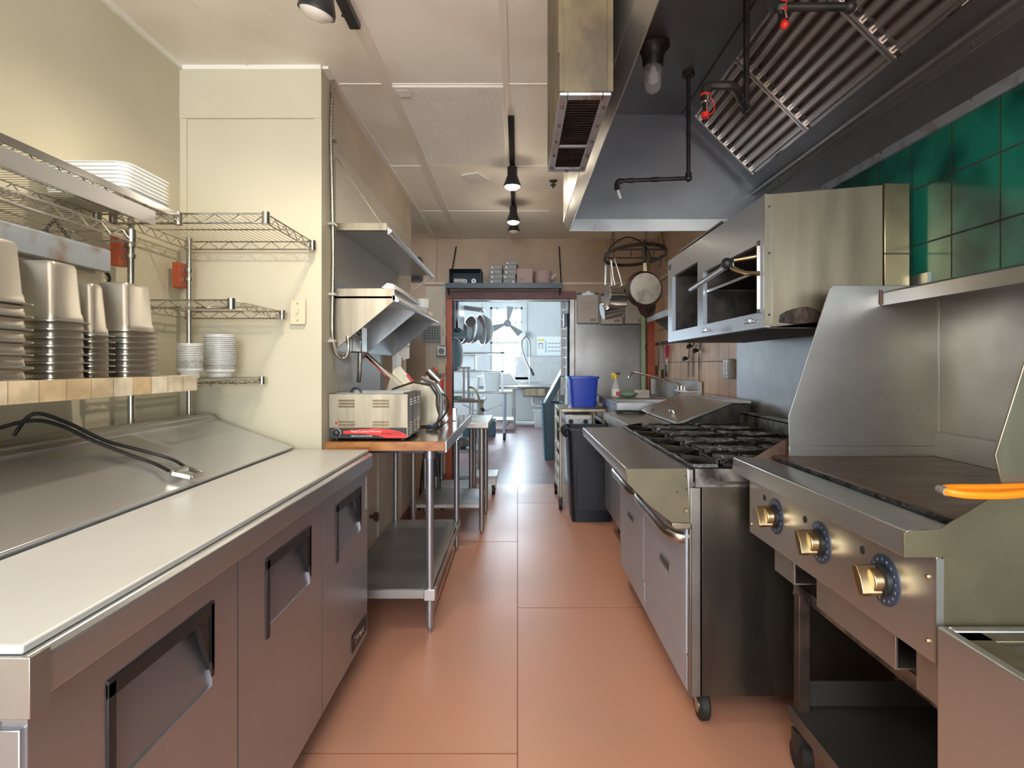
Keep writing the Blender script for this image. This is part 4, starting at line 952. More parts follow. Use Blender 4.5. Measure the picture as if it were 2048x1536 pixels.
m = MB().cyl((.87, 2.3, HT - .005), (.87, 2.3, HT - .02), .032).cyl((.87, 2.3, HT), (.87, 2.3, 2.262), .0115).sphere((.87, 2.3, 2.262), .020)
m.cyl((.87, 2.3, 2.262), (.765, 2.13, 2.262), .0115).cyl((.83, 2.235, 2.262), (.815, 2.21, 2.262), .014)
m.tube(smooth([(.78, 2.15, 2.262), (.757, 2.115, 2.262), (.735, 2.10, 2.262), (.70, 2.10, 2.262), (.672, 2.10, 2.262), (.655, 2.10, 2.25), (.652, 2.10, 2.225)]), .0165)
m.build('pipe_run', 'black_iron', t)
MB().cyl((.652, 2.10, 2.23), (.652, 2.10, 2.205), .016).cyl((.652, 2.10, 2.205), (.652, 2.10, 2.165), .010).build('nozzle', 'chrome', t)
MB().cyl((.652, 2.10, 2.168), (.652, 2.10, 2.150), .013).cyl((.652, 2.10, 2.232), (.652, 2.10, 2.226), .018).tube(smooth([(.652, 2.10, 2.225), (.678, 2.10, 2.21), (.682, 2.10, 2.175), (.655, 2.10, 2.155)]), .002).build('red_cap', 'bright_red', t)
t = thing('suppression_pipe', 'nearest black pipe with a red-capped nozzle below the filters, at the top edge', 'pipe', (.90, 1.64, HT - .005))
m = MB().cyl((.90, 1.64, HT), (.90, 1.64, 2.262), .0115).sphere((.90, 1.64, 2.262), .018).cyl((.90, 1.64, 2.262), (.70, 1.64, 2.262), .0115)
m.tube([(.72, 1.64, 2.262), (.695, 1.64, 2.262), (.685, 1.62, 2.262)], .017)
m.build('pipe_run', 'black_iron', t)
MB().cyl((.715, 1.64, 2.262), (.722, 1.64, 2.225), .012).build('nozzle', 'chrome', t)
MB().sphere((.724, 1.64, 2.214), .012).cyl((.716, 1.64, 2.275), (.717, 1.64, 2.25), .014).build('red_cap', 'bright_red', t)

# ================================================================== pot rack
t = thing('pot_rack', 'black iron oval pot rack hung on chains behind the hood', 'pot rack', (.93, 4.85, 2.17))
RC = Vector((.93, 4.82, 2.165))
ring = []
for k in range(28):
    a = 2 * PI * k / 28; ring.append(RC + Vector((.235 * math.cos(a), .46 * math.sin(a), 0)))
m = MB()
for zz in (-.009, 0, .009): m.tube([p + Vector((0, 0, zz)) for p in ring], .005, 6, closed=True)
for dy in (-.26, .10): m.cyl(RC + Vector((-.20, dy, .0)), RC + Vector((.20, dy, .0)), .006, n=6)
m.build('oval_ring', 'black_iron', t)
MB().tube(smooth([RC + Vector((-.2, .25, 0)), RC + Vector((-.14, .25, .13)), RC + Vector((0, .25, .20)), RC + Vector((.14, .25, .13)), RC + Vector((.2, .25, 0))]), .006).build('arched_band', 'black_iron', t)
for (dx, dy, tx, ty) in ((-.20, -.22, -.155, .0), (-.16, .32, -.10, .2), (.16, .32, .14, .2), (.2, -.2, .16, 0.)):
    m = MB(); a = RC + Vector((dx, dy, 0)); b = Vector((RC.x + tx, RC.y + ty, ZC - .004)); k = 16; d = (b - a) / k
    for j in range(k):
        p = a + d * j; q = Vector((.006, 0, 0)) if j % 2 else Vector((0, .006, 0)); m.tube([p + q, p + q + d * .95, p - q + d * .95, p - q], .0022, 4, closed=True)
    m.build('chain', 'black_iron', t)
for (x, y) in ((-.235, 0), (-.20, -.22), (-.10, -.41), (.06, -.44), (.15, -.36), (.22, -.15), (.235, .1)):
    p = RC + Vector((x, y, 0)); MB().tube([p + Vector((0, 0, .02)), p + Vector((0, -.012, .01)), p + Vector((0, -.01, -.03)), p + Vector((0, 0, -.06)), p + Vector((.0, .015, -.07)), p + Vector((0, .028, -.055))], .003, 5).build('hook', 'black_iron', t)
def fry_pan(c, r, label, face='y', handle_len=.17, rot=0, mt_bottom='dirty_pan', hand='black_plastic'):
    c = Vector(c); t = thing('frying_pan', label, 'pan', c, 'pans hanging from the rack')
    MB().lathe(c, [(r * .78, 0), (r * .84, -.004), (r, .045), (r, .05), (r * .96, .05), (r * .78, .008), (.002, .008)], 36, (0, 1, 0)).build('pan_body', 'crust', t)
    MB().lathe(c + Vector((0, -.005, 0)), [(.002, 0), (r * .83, 0), (r * .83, .006), (.002, .006)], 36, (0, 1, 0)).build('pan_base', mt_bottom, t)
    MB().bar(c + Vector((0, .035, r * .96)), c + Vector((0, .03, r + .065)), .018, .008).build('handle_stem', 'brass', t)
    MB().lathe(c + Vector((0, .03, r + .055)), [(.008, 0), (.014, .01), (.017, .06), (.014, handle_len - .02), (.006, handle_len)], 12, (0, -.02, 1)).build('handle_grip', hand, t)
    t.rotation_euler = (0, 0, rot)
    return t
fry_pan((.952, 4.50, 1.862), .14, 'large black frying pan showing its pale worn base, hanging from the rack', rot=.05)
for i, (x, y, z, r, rz) in enumerate(((1.03, 4.72, 1.80, .12, .9), (1.07, 4.84, 1.79, .115, 1.0), (1.10, 4.96, 1.79, .11, 1.1))):
    fry_pan((x, y, z), r, ['first dark pan hanging edge-on behind the large frying pan', 'second dark pan hanging edge-on behind the large frying pan', 'last dark pan behind the large frying pan, nearest the wall'][i], rot=rz, mt_bottom='crust', hand='brass', handle_len=.225)
def sauce_pan(c, r, h, ax, label, hd, hl):
    c = Vector(c); ax = Vector(ax).normalized(); t = thing('saucepan', label, 'saucepan', c, 'saucepans hanging from the rack')
    MB().lathe(c, [(r * .9, 0), (r, .008), (r, h), (r + .004, h + .002), (r - .002, h + .002), (r - .003, .012), (.002, .01)], 30, ax).build('pot_body', 'chrome', t)
    MB().lathe(c - ax * .002, [(.002, -.001), (r * .92, -.001), (r * .92, .003), (.002, .003)], 30, ax).build('pot_base', 'steel', t)
    MB().tube([Vector(p) for p in hd], .0065, 6).build('handle', 'steel', t)
    return t
sauce_pan((.685, 4.62, 1.815), .088, .135, (1, .12, .02), 'shiny saucepan hanging on its side left of the black frying pan', .0 or [(.80, 4.62, 1.90), (.775, 4.60, 1.98), (.74, 4.62, 2.11)], 0)
sauce_pan((.66, 4.70, 1.71), .070, .15, (.93, .1, -.18) if False else (.96, .1, .22), 'smaller saucepan tilted below the shiny saucepan', [(.79, 4.70, 1.80), (.74, 4.68, 1.97), (.722, 4.66, 2.10)], 0)
for i, (x0_, z0_, x1_, z1_, lb) in enumerate(((.675, 1.91, .68, 2.06, 'steel utensil handle hanging leftmost from the pot rack'), (.735, 1.90, .725, 2.08, 'steel ladle handle hanging second on the pot rack'))):
    o = MB().bar((x0_, 4.66 + i * .05, z0_), (x1_, 4.66 + i * .05, z1_), .012, .004).tube([(x1_, 4.66 + i * .05, z1_), (x1_ - .008, 4.66 + i * .05, z1_ + .02), (x1_ + .003, 4.66 + i * .05, z1_ + .03)], .002).build('hanging_utensil', 'steel'); tag(o, lb, 'utensil')
# ================================================================== GAS RANGE
t = thing('gas_range', 'long stainless gas range with black grates and two oven doors', 'stove', (1.0, 2.9, 0))
RX, RB, R0, R1 = .62, 1.36, 2.18, 3.63
m = MB().box(RX + .055, RB, R0, R1, .105, .85); m.build('body', 'steel_range_side', t, bevel=.002)
s_ = MB().box(RX + .002, RX + .040, R0 - .002, R0 + .03, .095, .85).box(RX + .0, RX + .01, R0 - .002, R0 + .04, .10, .72); s_.build('corner_post', 'post_steel', t, bevel=.003)
MB().box(RX + .044, RB, R0 - .003, R0, .10, .852).build('side_panel', 'steel_range_side', t, bevel=.001)
MB().box(RX + .02, RB, R0, R0 + .012, .85, .918).box(RX + .02, RB, R1 - .012, R1, .85, .915).box(RX + .0, RX + .014, R0, R1, .85, .915).box(RB - .03, RB, R0, R1, .85, .915).build('burner_box', 'steel_sooty', t, bevel=.002)
MB().box(RX + .07, RB - .02, R0 - .002, R0 + .02, .862, .872).build('side_slot', 'soot', t)
# landing ledge
pf = [(.391, .918), (.61, .922), (.622, .915), (.622, .722), (.56, .722), (.47, .79), (.396, .868), (.388, .90)]
MB().prism('y', R0, R1, pf).build('front_ledge', 'steel', t, bevel=.003)
MB().prism('y', R0 - .003, R0, [(.388, .917), (.61, .921), (.622, .724), (.555, .724), (.47, .79), (.396, .865)]).build('ledge_end_plate', 'steel_olive', t, bevel=.001)
MB().prism('y', R0 - .006, R0 + .07, [(.555, .724), (.625, .724), (.625, .703), (.57, .700), (.553, .712)]).build('ledge_foot', 'steel_warm', t, bevel=.003)
for (x, z) in ((.605, .892), (.608, .845), (.575, .835)): MB().sphere((x, R0 - .003, z), .0035, 8).build('screw', 'soot', t)
MB().lathe((.606, R0 - .003, .768), [(.009, 0), (.007, .005)], 10, (0, -1, 0)).build('hex_bolt', 'brass', t)
mid = (R0 + R1) / 2 + .04
for i, (a, b) in enumerate(((R0 + .028, mid - .008), (mid + .008, R1 - .01))):
    d = MB().box(RX - .006, RX + .05, a, b, .236, .712).build('oven_door', 'oven_daylight_tint', t, bevel=.006)
    k = MB().box(RX - .002, RX + .05, a, b, .10, .228).build('kick_panel', 'oven_daylight_tint', t, bevel=.004)
    ys = a + .02; ye = b - .05
    hp = smooth([(RX, ys, .655), (RX - .035, ys + .005, .66), (RX - .062, ys + .05, .668), (RX - .07, ys + .14, .672), (RX - .07, (ys + ye) / 2, .674), (RX - .07, ye - .12, .674), (RX - .055, ye - .03, .672), (RX, ye, .668)], 5)
    mm = MB(); rings = []
    for j, p in enumerate(hp):
        dd = (hp[min(j + 1, len(hp) - 1)] - hp[max(j - 1, 0)]).normalized(); up = Vector((0, 0, 1)); u = dd.cross(up).normalized()
        rings.append([p + u * (.013 * math.cos(q)) + up * (.021 * math.sin(q)) for q in [2 * PI * e / 12 for e in range(12)]])
    mm.loft(rings); mm.build('handle', 'zinc', d)
    yc = a + .30
    bd = MB().box(RX - .012, RX - .006, yc - .085, yc + .085, .455, .495).build('name_badge', 'steel_dull', d, bevel=.006)
    setlabel(bd, 'small raised metal name badge')
    mm = MB()
    for j in range(7): mm.tube(smooth([(RX - .0135, yc + .065 - j * .02, .465), (RX - .0135, yc + .069 - j * .02, .482), (RX - .0135, yc + .058 - j * .02, .484), (RX - .0135, yc + .056 - j * .02, .466)], 2), .0016, 4)
    mm.build('raised_lettering', 'steel_dark', bd)
MB().box(RX + .004, RX + .05, mid - .008, mid + .008, .10, .715).build('centre_mullion', 'steel_dull', t)
for (x, y) in ((RX + .055, R0 + .03), (RX + .10, R1 - .12), (RB - .12, R0 + .10), (RB - .12, R1 - .12)):
    c = MB().lathe((x - .018, y, .052), [(.03, 0), (.046, 0), (.052, .006), (.052, .030), (.046, .036), (.03, .036)], 24, (1, 0, 0)).build('caster', 'rubber', t)
    MB().box(x - .024, x + .024, y + .02, y + .05, .06, .105).cyl((x - .021, y, .052), (x + .021, y, .052), .026).build('caster_fork', 'zinc', c)
# riser
MB().box(1.33, 1.36, R0, R1, .915, 1.01).box(1.33, 1.40, R0, R1, 1.0, 1.012).build('back_riser', 'steel_sooty', t, bevel=.002)
# burners and grates: 5 x 2
gy0, gy1, gx0_, gx1_ = R0 + .02, R1 - .015, .632, 1.325
ny, nx = 5, 2
MB().box(gx0_, gx1_, gy0 - .01, gy1 + .005, .852, .868).build('drip_tray', 'steel_sooty', t)
zt = .948
for i in range(ny):
    ya = gy0 + (gy1 - gy0) * i / ny + .002; yb = gy0 + (gy1 - gy0) * (i + 1) / ny - .002; cy = (ya + yb) / 2; hw = (yb - ya) / 2
    for (xa, xb) in ((.632, .742), (.752, 1.036), (1.046, 1.322)):
        m = MB(); L = xb - xa
        def fin(p, q, h=.022, w=.006): m.bar((p[0], p[1], zt - h / 2), (q[0], q[1], zt - h / 2), w, h)
        for s_ in (-1, 1):
            fin((xa + .006, cy + s_ * .012), (xb - .012, cy + s_ * (hw - .012)))
            if L > .2:
                fin((xa + .07, cy + s_ * (hw - .012)), (xa + .012, cy + s_ * (hw - .004)), .016)
                fin((xa + .11, cy + s_ * .018), (xb - .02, cy + s_ * (hw * .50)), .020, .005)
                fin((xa + .02, cy + s_ * hw * .62), (xa + .10, cy + s_ * hw * .72), .018, .005)
            m.box(xb - .012, xb, cy + s_ * hw - .002 if s_ > 0 else cy - hw, cy + hw + .0 if s_ > 0 else cy - hw + .002, .92, zt)
            y0_, y1_ = sorted((cy + s_ * hw, cy + s_ * (hw - .055))); m.box(xb - .014, xb - .004, y0_, y1_, zt - .024, zt + .003)
        m.box(xa + .002, xa + .008, cy - hw, cy + hw, .918, .930).box(xb - .008, xb - .002, cy - hw, cy + hw, .918, .930)
        m.box(xa, xb, cy - hw, cy - hw + .006, .918, .932).box(xa, xb, cy + hw - .006, cy + hw, .918, .932)
        if L > .2: m.box(xa + .006, xa + .09, cy - .003, cy + .003, zt - .020, zt).box(xb - .08, xb - .01, cy - .003, cy + .003, zt - .020, zt)
        m.build('burner_grate', 'cast_iron', t, bevel=.0012, seg=1)
    for cx in (.80, 1.15):
        MB().lathe((cx, cy, .868), [(.03, 0), (.03, .036), (.055, .036), (.055, .044), (.045, .050), (.038, .052), (.036, .056), (.01, .058), (.001, .058)], 18).build('burner_head', 'cast_iron', t)

# ================================================================== SALAMANDER
SX, SB, S0, S1, SZ0, SZ1 = .903, 1.36, 2.21, 3.63, 1.43, 1.915
t = thing('salamander_broiler', 'wall-mounted stainless broiler with open front hanging over the range', 'broiler', (1.15, 2.9, SZ0))
m = MB(); xb = SX + .02
A = (2.262, 2.945, 1.490, 1.745); Bq = (3.035, 3.53, 1.488, 1.81)
def front(m, x0, x1):
    m.box(x0, x1, S0, S1, SZ0, 1.488)
    m.box(x0, x1, S0, A[0], 1.488, SZ1).box(x0, x1, A[1], Bq[0], 1.488, SZ1).box(x0, x1, Bq[1], S1, 1.488, SZ1)
    m.box(x0, x1, A[0], A[1], A[3], SZ1).box(x0, x1, Bq[0], Bq[1], Bq[3], SZ1)
front(m, SX, xb); m.build('front_panel', 'broiler_steel', t)
m = MB().box(xb, SB, S0 + .01, S0 + .012, SZ0, SZ1).box(xb, SB, S1 - .002, S1, SZ0, SZ1).box(xb, SB, S0 + .01, S1, SZ1 - .004, SZ1).box(xb, SB, S0 + .01, S1, SZ0 + .02, SZ0 + .024).box(SB - .004, SB, S0 + .01, S1, SZ0, SZ1)
m.build('casing', 'steel_dark', t)
MB().prism('y', S0 + .002, S0 + .010, [(SX + .002, SZ0), (SX + .04, SZ0 + .002), (1.335, SZ0 + .045), (1.335, SZ1 + .035), (SX + .002, SZ1)]).build('side_panel', 'broiler_side', t, bevel=.001)
sp = [c for c in t.children if c.name.startswith('side_panel')][0]
MB().box(SX - .002, SX + .032, S0 - .002, S0 + .002, SZ0 + .004, SZ1 + .002).build('corner_flange', 'steel_warm', sp, bevel=.001)
MB().prism('y', S0 - .004, S0 + .004, [(.955, 1.448), (.96, 1.475), (.985, 1.49), (1.02, 1.50), (1.06, 1.505), (1.10, 1.49), (1.12, 1.462), (1.08, 1.445), (1.02, 1.44)]).build('burnt_crust', 'crust', sp, bevel=.003)
for z in (1.475, 1.70, 1.87): MB().sphere((SX + .016, S0 - .002, z), .0045, 8).build('screw', 'soot', sp)
MB().box(1.338, 1.43, S0 - .005, 3.6, 1.58, SZ1 + .04).build('rear_channel', 'brass', t, bevel=.002)
rc = [c for c in t.children if c.name.startswith('rear_channel')][0]
MB().box(1.336, 1.432, S0 - .007, S0 - .004, 1.695, 1.70).build('channel_seam', 'soot', rc)
MB().box(SX + .01, SB, S0 + .01, S1, SZ0 - .004, SZ0 + .018).build('sooty_underside', 'soot', t)
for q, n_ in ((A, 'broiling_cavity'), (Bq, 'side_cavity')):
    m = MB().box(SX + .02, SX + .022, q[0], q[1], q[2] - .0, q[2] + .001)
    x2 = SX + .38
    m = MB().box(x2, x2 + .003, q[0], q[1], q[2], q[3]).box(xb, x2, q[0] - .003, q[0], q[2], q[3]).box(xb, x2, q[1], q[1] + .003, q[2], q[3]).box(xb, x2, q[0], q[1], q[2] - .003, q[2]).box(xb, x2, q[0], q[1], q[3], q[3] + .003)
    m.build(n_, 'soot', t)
m = MB().box(SX - .004, SX + .02, Bq[0] + .02, Bq[0] + .0, Bq[2], Bq[3])
m = MB().prism('x', SX - .006, SX, [(A[0] + .008, A[2] - .004), (A[0] - .026, A[2] - .004), (A[0] - .026, A[3] + .01), (A[0] + .008, A[3] + .01), (A[0] + .008, 1.70), (A[0] - .004, 1.70), (A[0] - .004, 1.66), (A[0] + .008, 1.66), (A[0] + .008, 1.62), (A[0] - .004, 1.62), (A[0] - .004, 1.585), (A[0] + .008, 1.585)])
m.build('notched_bracket', 'steel_dark', t, bevel=.001)
MB().box(SX - .012, SX - .002, A[0] - .012, A[0] - .006, 1.50, 1.735).build('guide_rod', 'chrome', t)
r = MB().cyl((SX - .10, 2.28, 1.672), (SX - .07, 2.90, 1.655), .0125).build('rack_bar', 'chrome', t)
g = MB()
for k in range(26): g.cyl((SX + .0 + .03, 2.29 + k * .024, 1.655), (SX + .32, 2.29 + k * .024, 1.655), .0025, n=5)
g.cyl((SX - .0 + .02, 2.28, 1.65), (SX + .02, 2.93, 1.65), .007).cyl((SX + .30, 2.28, 1.65), (SX + .30, 2.93, 1.65), .005)
g.build('wire_rack', 'chrome', t)
l = MB().tube(smooth([(SX - .10, 2.29, 1.672), (SX - .095, 2.27, 1.655), (SX - .06, 2.25, 1.635), (SX - .02, 2.245, 1.632), (SX, 2.245, 1.632)]), .0085).cyl((SX - .08, 2.30, 1.690), (SX + .0, 2.262, 1.70), .009).build('lever', 'brass', t)
MB().sphere((SX - .112, 2.285, 1.675), .022, 16).build('lever_knob', 'black_plastic', l)
for (y, z) in ((2.30, 1.458), (2.84, 1.455)):
    k = MB().cyl((SX, y, z), (SX - .025, y, z), .006).cbox((SX - .028, y, z), (.014, .05, .018)).build('gas_knob', 'steel', t, bevel=.003)
MB().box(SX + .02, SX + .16, 2.65, 3.45, SZ1, SZ1 + .012).cbox((SX + .09, 3.05, SZ1 + .02), (.16, .7, .008)).build('flue_cover', 'steel_dull', t, bevel=.002)
MB().box(SX - .003, SX, 3.56, 3.60, 1.855, 1.885).build('maker_plate', 'stove_blue', t)
# wall brackets carrying it
for y in (2.3, 3.4): MB().box(SB, XR - .02, y, y + .06, 1.5, 1.56).build('mounting_bracket', 'steel_dark', t)

# ================================================================== GRIDDLE
G0, G1 = 1.175, 2.12; GX = .813
t = thing('griddle', 'wide gas griddle with tall steel splash guards and three brass-toned knobs', 'griddle', (1.1, 1.65, .58))
MB().box(GX + .01, 1.455, G0 + .004, G1 - .004, .715, .93).build('body', 'steel_dull', t, bevel=.002)
MB().box(GX, GX + .012, G0, G1, .708, .922).build('front_panel', 'steel', t, bevel=.002)
fp = [c for c in t.children if c.name.startswith('front_panel')][0]
MB().prism('y', G0 + .002, G1, [(.750, .918), (.756, .968), (.762, .970), (.875, .966), (.875, .958), (.765, .945), (.765, .922), (.82, .918)]).build('front_rail', 'steel', t, bevel=.002)
# trough and plate
MB().box(.87, .905, G0 + .01, G1 - .01, .935, .955).build('grease_trough', 'soot', t)
MB().box(.892, 1.43, G0 + .012, G1 - .012, .945, .978).build('cooking_plate', 'griddle_plate', t, bevel=.003)
cp = [c for c in t.children if c.name.startswith('cooking_plate')][0]
MB().box(.886, .893, G0 + .012, G1 - .012, .944, .975).build('greasy_edge', 'grease_edge', cp)
# side cheeks
ck_ = [(.748, .918), (.748, .967), (.818, .973), (.920, 1.036), (1.455, 1.036), (1.455, .918)]
MB().prism('y', G0 - .004, G0, ck_).build('side_cheek', 'steel_olive', t, bevel=.001)
MB().prism('y', G1 - .004, G1, [(.79, .918), (.80, .955), (.84, .975), (.905, 1.015), (.96, 1.042), (1.10, 1.045), (1.455, 1.045), (1.455, .918)]).build('side_cheek', 'rusty', t, bevel=.001)
MB().box(GX + .012, 1.455, G0 - .003, G0, .70, .918).build('side_panel', 'steel_olive', t, bevel=.001)
MB().box(GX - .002, GX + .012, G0 - .004, G0 + .002, .708, .915).build('panel_flange', 'steel_dull', t)
# splash guards
sg = [(.936, 1.012), (.934, 1.115), (1.075, 1.555), (1.085, 1.566), (1.455, 1.566), (1.455, 1.012)]
MB().prism('y', G1 - .035, G1 - .030, sg).build('side_splash', 'steel_dull', t, bevel=.0015)
MB().box(.935, 1.455, G1 - .038, G1 - .028, .978, 1.012).build('splash_base', 'steel_dull', t, bevel=.001)
MB().prism('y', G0 + .008, G0 + .013, [(.951, 1.04)] + sg[1:5] + [(1.455, 1.04)]).build('side_splash', 'steel_warm', t, bevel=.0015)
MB().box(1.452, 1.458, G0, G1 - .03, 1.06, 1.566).box(1.43, 1.45, G0, G1 - .03, .978, 1.062).build('back_splash', 'steel_dull', t, bevel=.001)
MB().prism('y', G0 + .015, G1 - .040, [(1.252, 1.538), (1.262, 1.545), (1.45, 1.545), (1.45, 1.538), (1.262, 1.538), (1.262, 1.498), (1.252, 1.495)]).build('top_shelf', 'steel', t, bevel=.0015)
MB().cyl((1.455, G1 - .036, 1.0), (1.455, G1 - .036, 1.55), .004).build('weld_seam', 'chrome', t)
MB().cyl((1.250, G1 - .038, 1.50), (1.250, G1 - .038, 1.55), .005).build('weld_seam', 'rusty', t)
# knobs
for i, y in enumerate((1.905, 1.625, 1.340)):
    z = .815
    dl_ = MB().lathe((GX, y, z), [(.056, 0), (.056, .002), (.052, .003), (.001, .003)], 30, (-1, 0, 0)).build('dial_plate', 'stove_blue', t)
    mm = MB()
    for k in range(14):
        a = 2 * PI * k / 16 + .3; mm.cbox((GX - .0035, y + .045 * math.cos(a), z + .045 * math.sin(a)), (.001, .0022, .005), (0, 0, 0))
    mm.build('dial_marks', 'faint_ink', dl_)
    MB().lathe((GX - .003, y, z), [(.036, 0), (.035, .010), (.027, .012)], 26, (-1, 0, 0)).build('knob_base', 'black_plastic', dl_)
    kb = MB().lathe((GX - .014, y, z), [(.027, 0), (.027, .020), (.025, .022), (.001, .022)], 26, (-1, 0, 0))
    a_ = math.radians((62, 62, 62)[i])
    kb.prism('x', GX - .060, GX - .016, [(-.030, -.009), (-.034, 0), (-.030, .009), (0, .013), (.030, .009), (.034, 0), (.030, -.009), (0, -.013)])
    nv = kb.v[-16:]
    for q in range(len(kb.v) - 16, len(kb.v)):
        v = kb.v[q]; yy, zz = v.y * math.cos(a_) - v.z * math.sin(a_), v.y * math.sin(a_) + v.z * math.cos(a_); kb.v[q] = Vector((v.x, y + yy, z + zz))
    kb.build('knob', 'brass', t, bevel=.002)
    MB().lathe((GX - .0, y + .085, z + .04), [(.010, 0), (.010, .0015), (.001, .0015)], 16, (-1, 0, 0)).build('pilot_hole', 'ink', t)
MB().lathe((GX, 2.07, .785), [(.022, 0), (.022, .002), (.001, .002)], 22, (-1, 0, 0)).build('round_badge', 'grey_plastic', t)
for (y, z) in ((G0 + .022, .872), (G0 + .022, .745), (G1 - .02, .74)): MB().sphere((GX - .001, y, z), .006, 10).build('screw', 'brass', t)
# catch pans below the panel
for (a, b, z0_, z1_) in ((1.86, 2.0, .615, .70), (1.36, 1.72, .605, .70), (1.18, 1.29, .60, .71)):
    MB().box(.850, .856, a, b, z0_, z1_).box(.856, 1.2, a, b, z0_, z0_ + .004).build('drip_drawer', 'steel_dull', t, bevel=.001)
MB().box(.94, 1.40, G0 + .01, G1 - .02, .602, .715).build('undercarriage', 'black_iron', t)
# stand
t = thing('equipment_stand', 'dark steel stand with lower shelf and casters under the griddle', 'stand', (1.15, 1.6, 0))
for (x, y) in ((.905, 1.925), (1.38, 1.925), (.905, 1.23), (1.38, 1.23)):
    l = MB().box(x - .018, x + .018, y - .018, y + .018, .13, .575).build('leg', 'leg_dark', t, bevel=.003)
    c = MB().cyl((x - .017, y, .05), (x + .017, y, .05), .05, n=20).build('caster', 'rubber', l)
    MB().box(x - .025, x + .025, y - .02, y + .02, .06, .13).build('caster_fork', 'black_iron', c)
MB().box(.885, .890, 1.20, 1.945, .565, .60).box(.885, 1.40, 1.94, 1.945, .555, .60).build('top_rail', 'steel_sooty', t)
MB().box(.875, 1.40, 1.20, 1.95, .185, .195).box(.872, .877, 1.20, 1.95, .155, .198).build('lower_shelf', 'steel_dark', t, bevel=.001)
MB().box(1.395, 1.40, 1.2, 1.95, .2, .57).box(.93, 1.40, 1.935, 1.94, .2, .28).build('back_panel', 'steel_dark', t)

# ================================================================== open steel unit at the right edge
t = thing('fryer_cabinet', 'open-topped steel cabinet at the right edge beside the griddle', 'fryer', (1.1, .7, 0))
FX, F0, F1, FZ = .80, .38, 1.155, .793
m = MB().box(FX, FX + .02, F0, F1, .10, FZ).box(FX + .02, 1.44, F1 - .02, F1, .10, FZ).box(FX + .02, 1.44, F0, F0 + .02, .10, FZ).box(1.42, 1.44, F0, F1, .10, FZ)
m.build('cabinet', 'steel', t, bevel=.004)
MB().box(FX + .02, FX + .07, F0 + .02, F1 - .02, FZ - .012, FZ - .004).box(FX + .02, 1.42, F1 - .055, F1 - .02, FZ - .012, FZ - .004).box(FX + .02, 1.42, .8, .83, FZ - .012, FZ - .004).build('rim', 'steel_warm', t, bevel=.002)
MB().box(FX + .07, 1.42, F0 + .03, F1 - .06, .52, .53).box(FX + .068, FX + .072, F0 + .03, F1 - .055, .52, FZ - .012).box(FX + .07, 1.42, F1 - .058, F1 - .054, .52, FZ - .012).build('tank', 'steel_warm', t)
m = MB()
for y in (.95, 1.02): m.cyl((FX + .09, y, .66), (1.4, y, .66), .012)
m.build('heating_tube', 'steel_warm', t)
for (x, y) in ((FX + .05, F0 + .06), (FX + .05, F1 - .06), (1.38, F0 + .06), (1.38, F1 - .06)): MB().cyl((x, y, 0), (x, y, .10), .02).build('foot', 'zinc', t)
# orange looped grip resting on the griddle cheek
t = thing('orange_loop_handle', 'bright orange rubber-coated loop handle resting on the griddle side', 'tool', (.9, 1.16, 1.045))
zz = 1.052
m = MB().tube(smooth([(1.25, 1.20, zz), (1.05, 1.185, zz + .001), (.90, 1.165, zz + .002), (.835, 1.155, zz + .004), (.805, 1.145, zz + .004), (.80, 1.125, zz + .003), (.83, 1.112, zz + .0), (.90, 1.118, zz - .002), (.97, 1.135, zz + .0), (1.05, 1.16, zz + .003), (1.25, 1.18, zz + .004)]), .0075)
m.build('rubber_grip', 'orange_rubber', t)
MB().cyl((.8, 1.148, zz + .004), (.798, 1.124, zz + .003), .0078).build('pale_tip', 'grey_plastic', t)
# ================================================================== cold prep table behind the range
t = thing('refrigerated_prep_table', 'stainless refrigerated prep table with a sloped lid just past the range', 'refrigerator', (1.05, 4.2, 0))
P0, P1 = 3.67, 4.78
MB().box(.715, 1.44, P0, P1, .16, .84).build('body', 'steel_dark', t, bevel=.002)
for a, b in ((P0 + .005, (P0 + P1) / 2 - .004), ((P0 + P1) / 2 + .004, P1 - .005)):
    d = MB().box(.69, .715, a, b, .18, .79).build('door', 'steel_z', t, bevel=.003)
    MB().box(.684, .69, a + .06, b - .06, .73, .75).build('handle', 'black_plastic', d)
MB().box(.685, 1.44, P0, P1, .865, .92).box(.70, 1.44, P0, P1, .84, .866).build('worktop', 'steel', t, bevel=.003)
MB().prism('y', P0 + .004, P1 - .01, [(.98, .925), (.975, .94), (1.30, 1.075), (1.42, 1.075), (1.42, 1.06), (1.305, 1.06)]).build('lid', 'steel', t, bevel=.002)
l_ = [c for c in t.children if c.name.startswith('lid')][0]
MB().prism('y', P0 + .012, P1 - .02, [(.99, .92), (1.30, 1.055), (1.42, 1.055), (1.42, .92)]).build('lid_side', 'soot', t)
MB().tube([(1.04, 4.02, .972), (1.035, 4.02, .99), (1.035, 4.12, .99), (1.04, 4.12, .972)], .006).build('handle', 'chrome', l_)
MB().box(1.30, 1.335, P0, P1, 1.072, 1.082).build('hinge_strip', 'chrome', l_)
for (x, y) in ((.80, P0 + .12), (.80, P1 - .12), (1.36, P0 + .12), (1.36, P1 - .12)):
    c = MB().cyl((x - .018, y, .06), (x + .018, y, .06), .06, n=18).build('caster', 'rubber', t)
    MB().box(x - .026, x + .026, y - .025, y + .025, .07, .162).build('caster_fork', 'zinc', c)
m = MB()
for k in range(2): m.tube([(.86 + (.105 - k * .01) * math.cos(a * .3), 4.60 + (.085 - k * .01) * math.sin(a * .3), .9285 + .011 * k) for a in range(21)], .0055, 6, closed=True)
m.tube(smooth([(.95, 4.62, .929), (1.0, 4.60, .935), (1.02, 4.55, .96), (.98, 4.50, .93)]), .005)
o = m.build('extension_cord', 'rubber'); tag(o, 'black cord coiled on the worktop just past the range', 'cord')

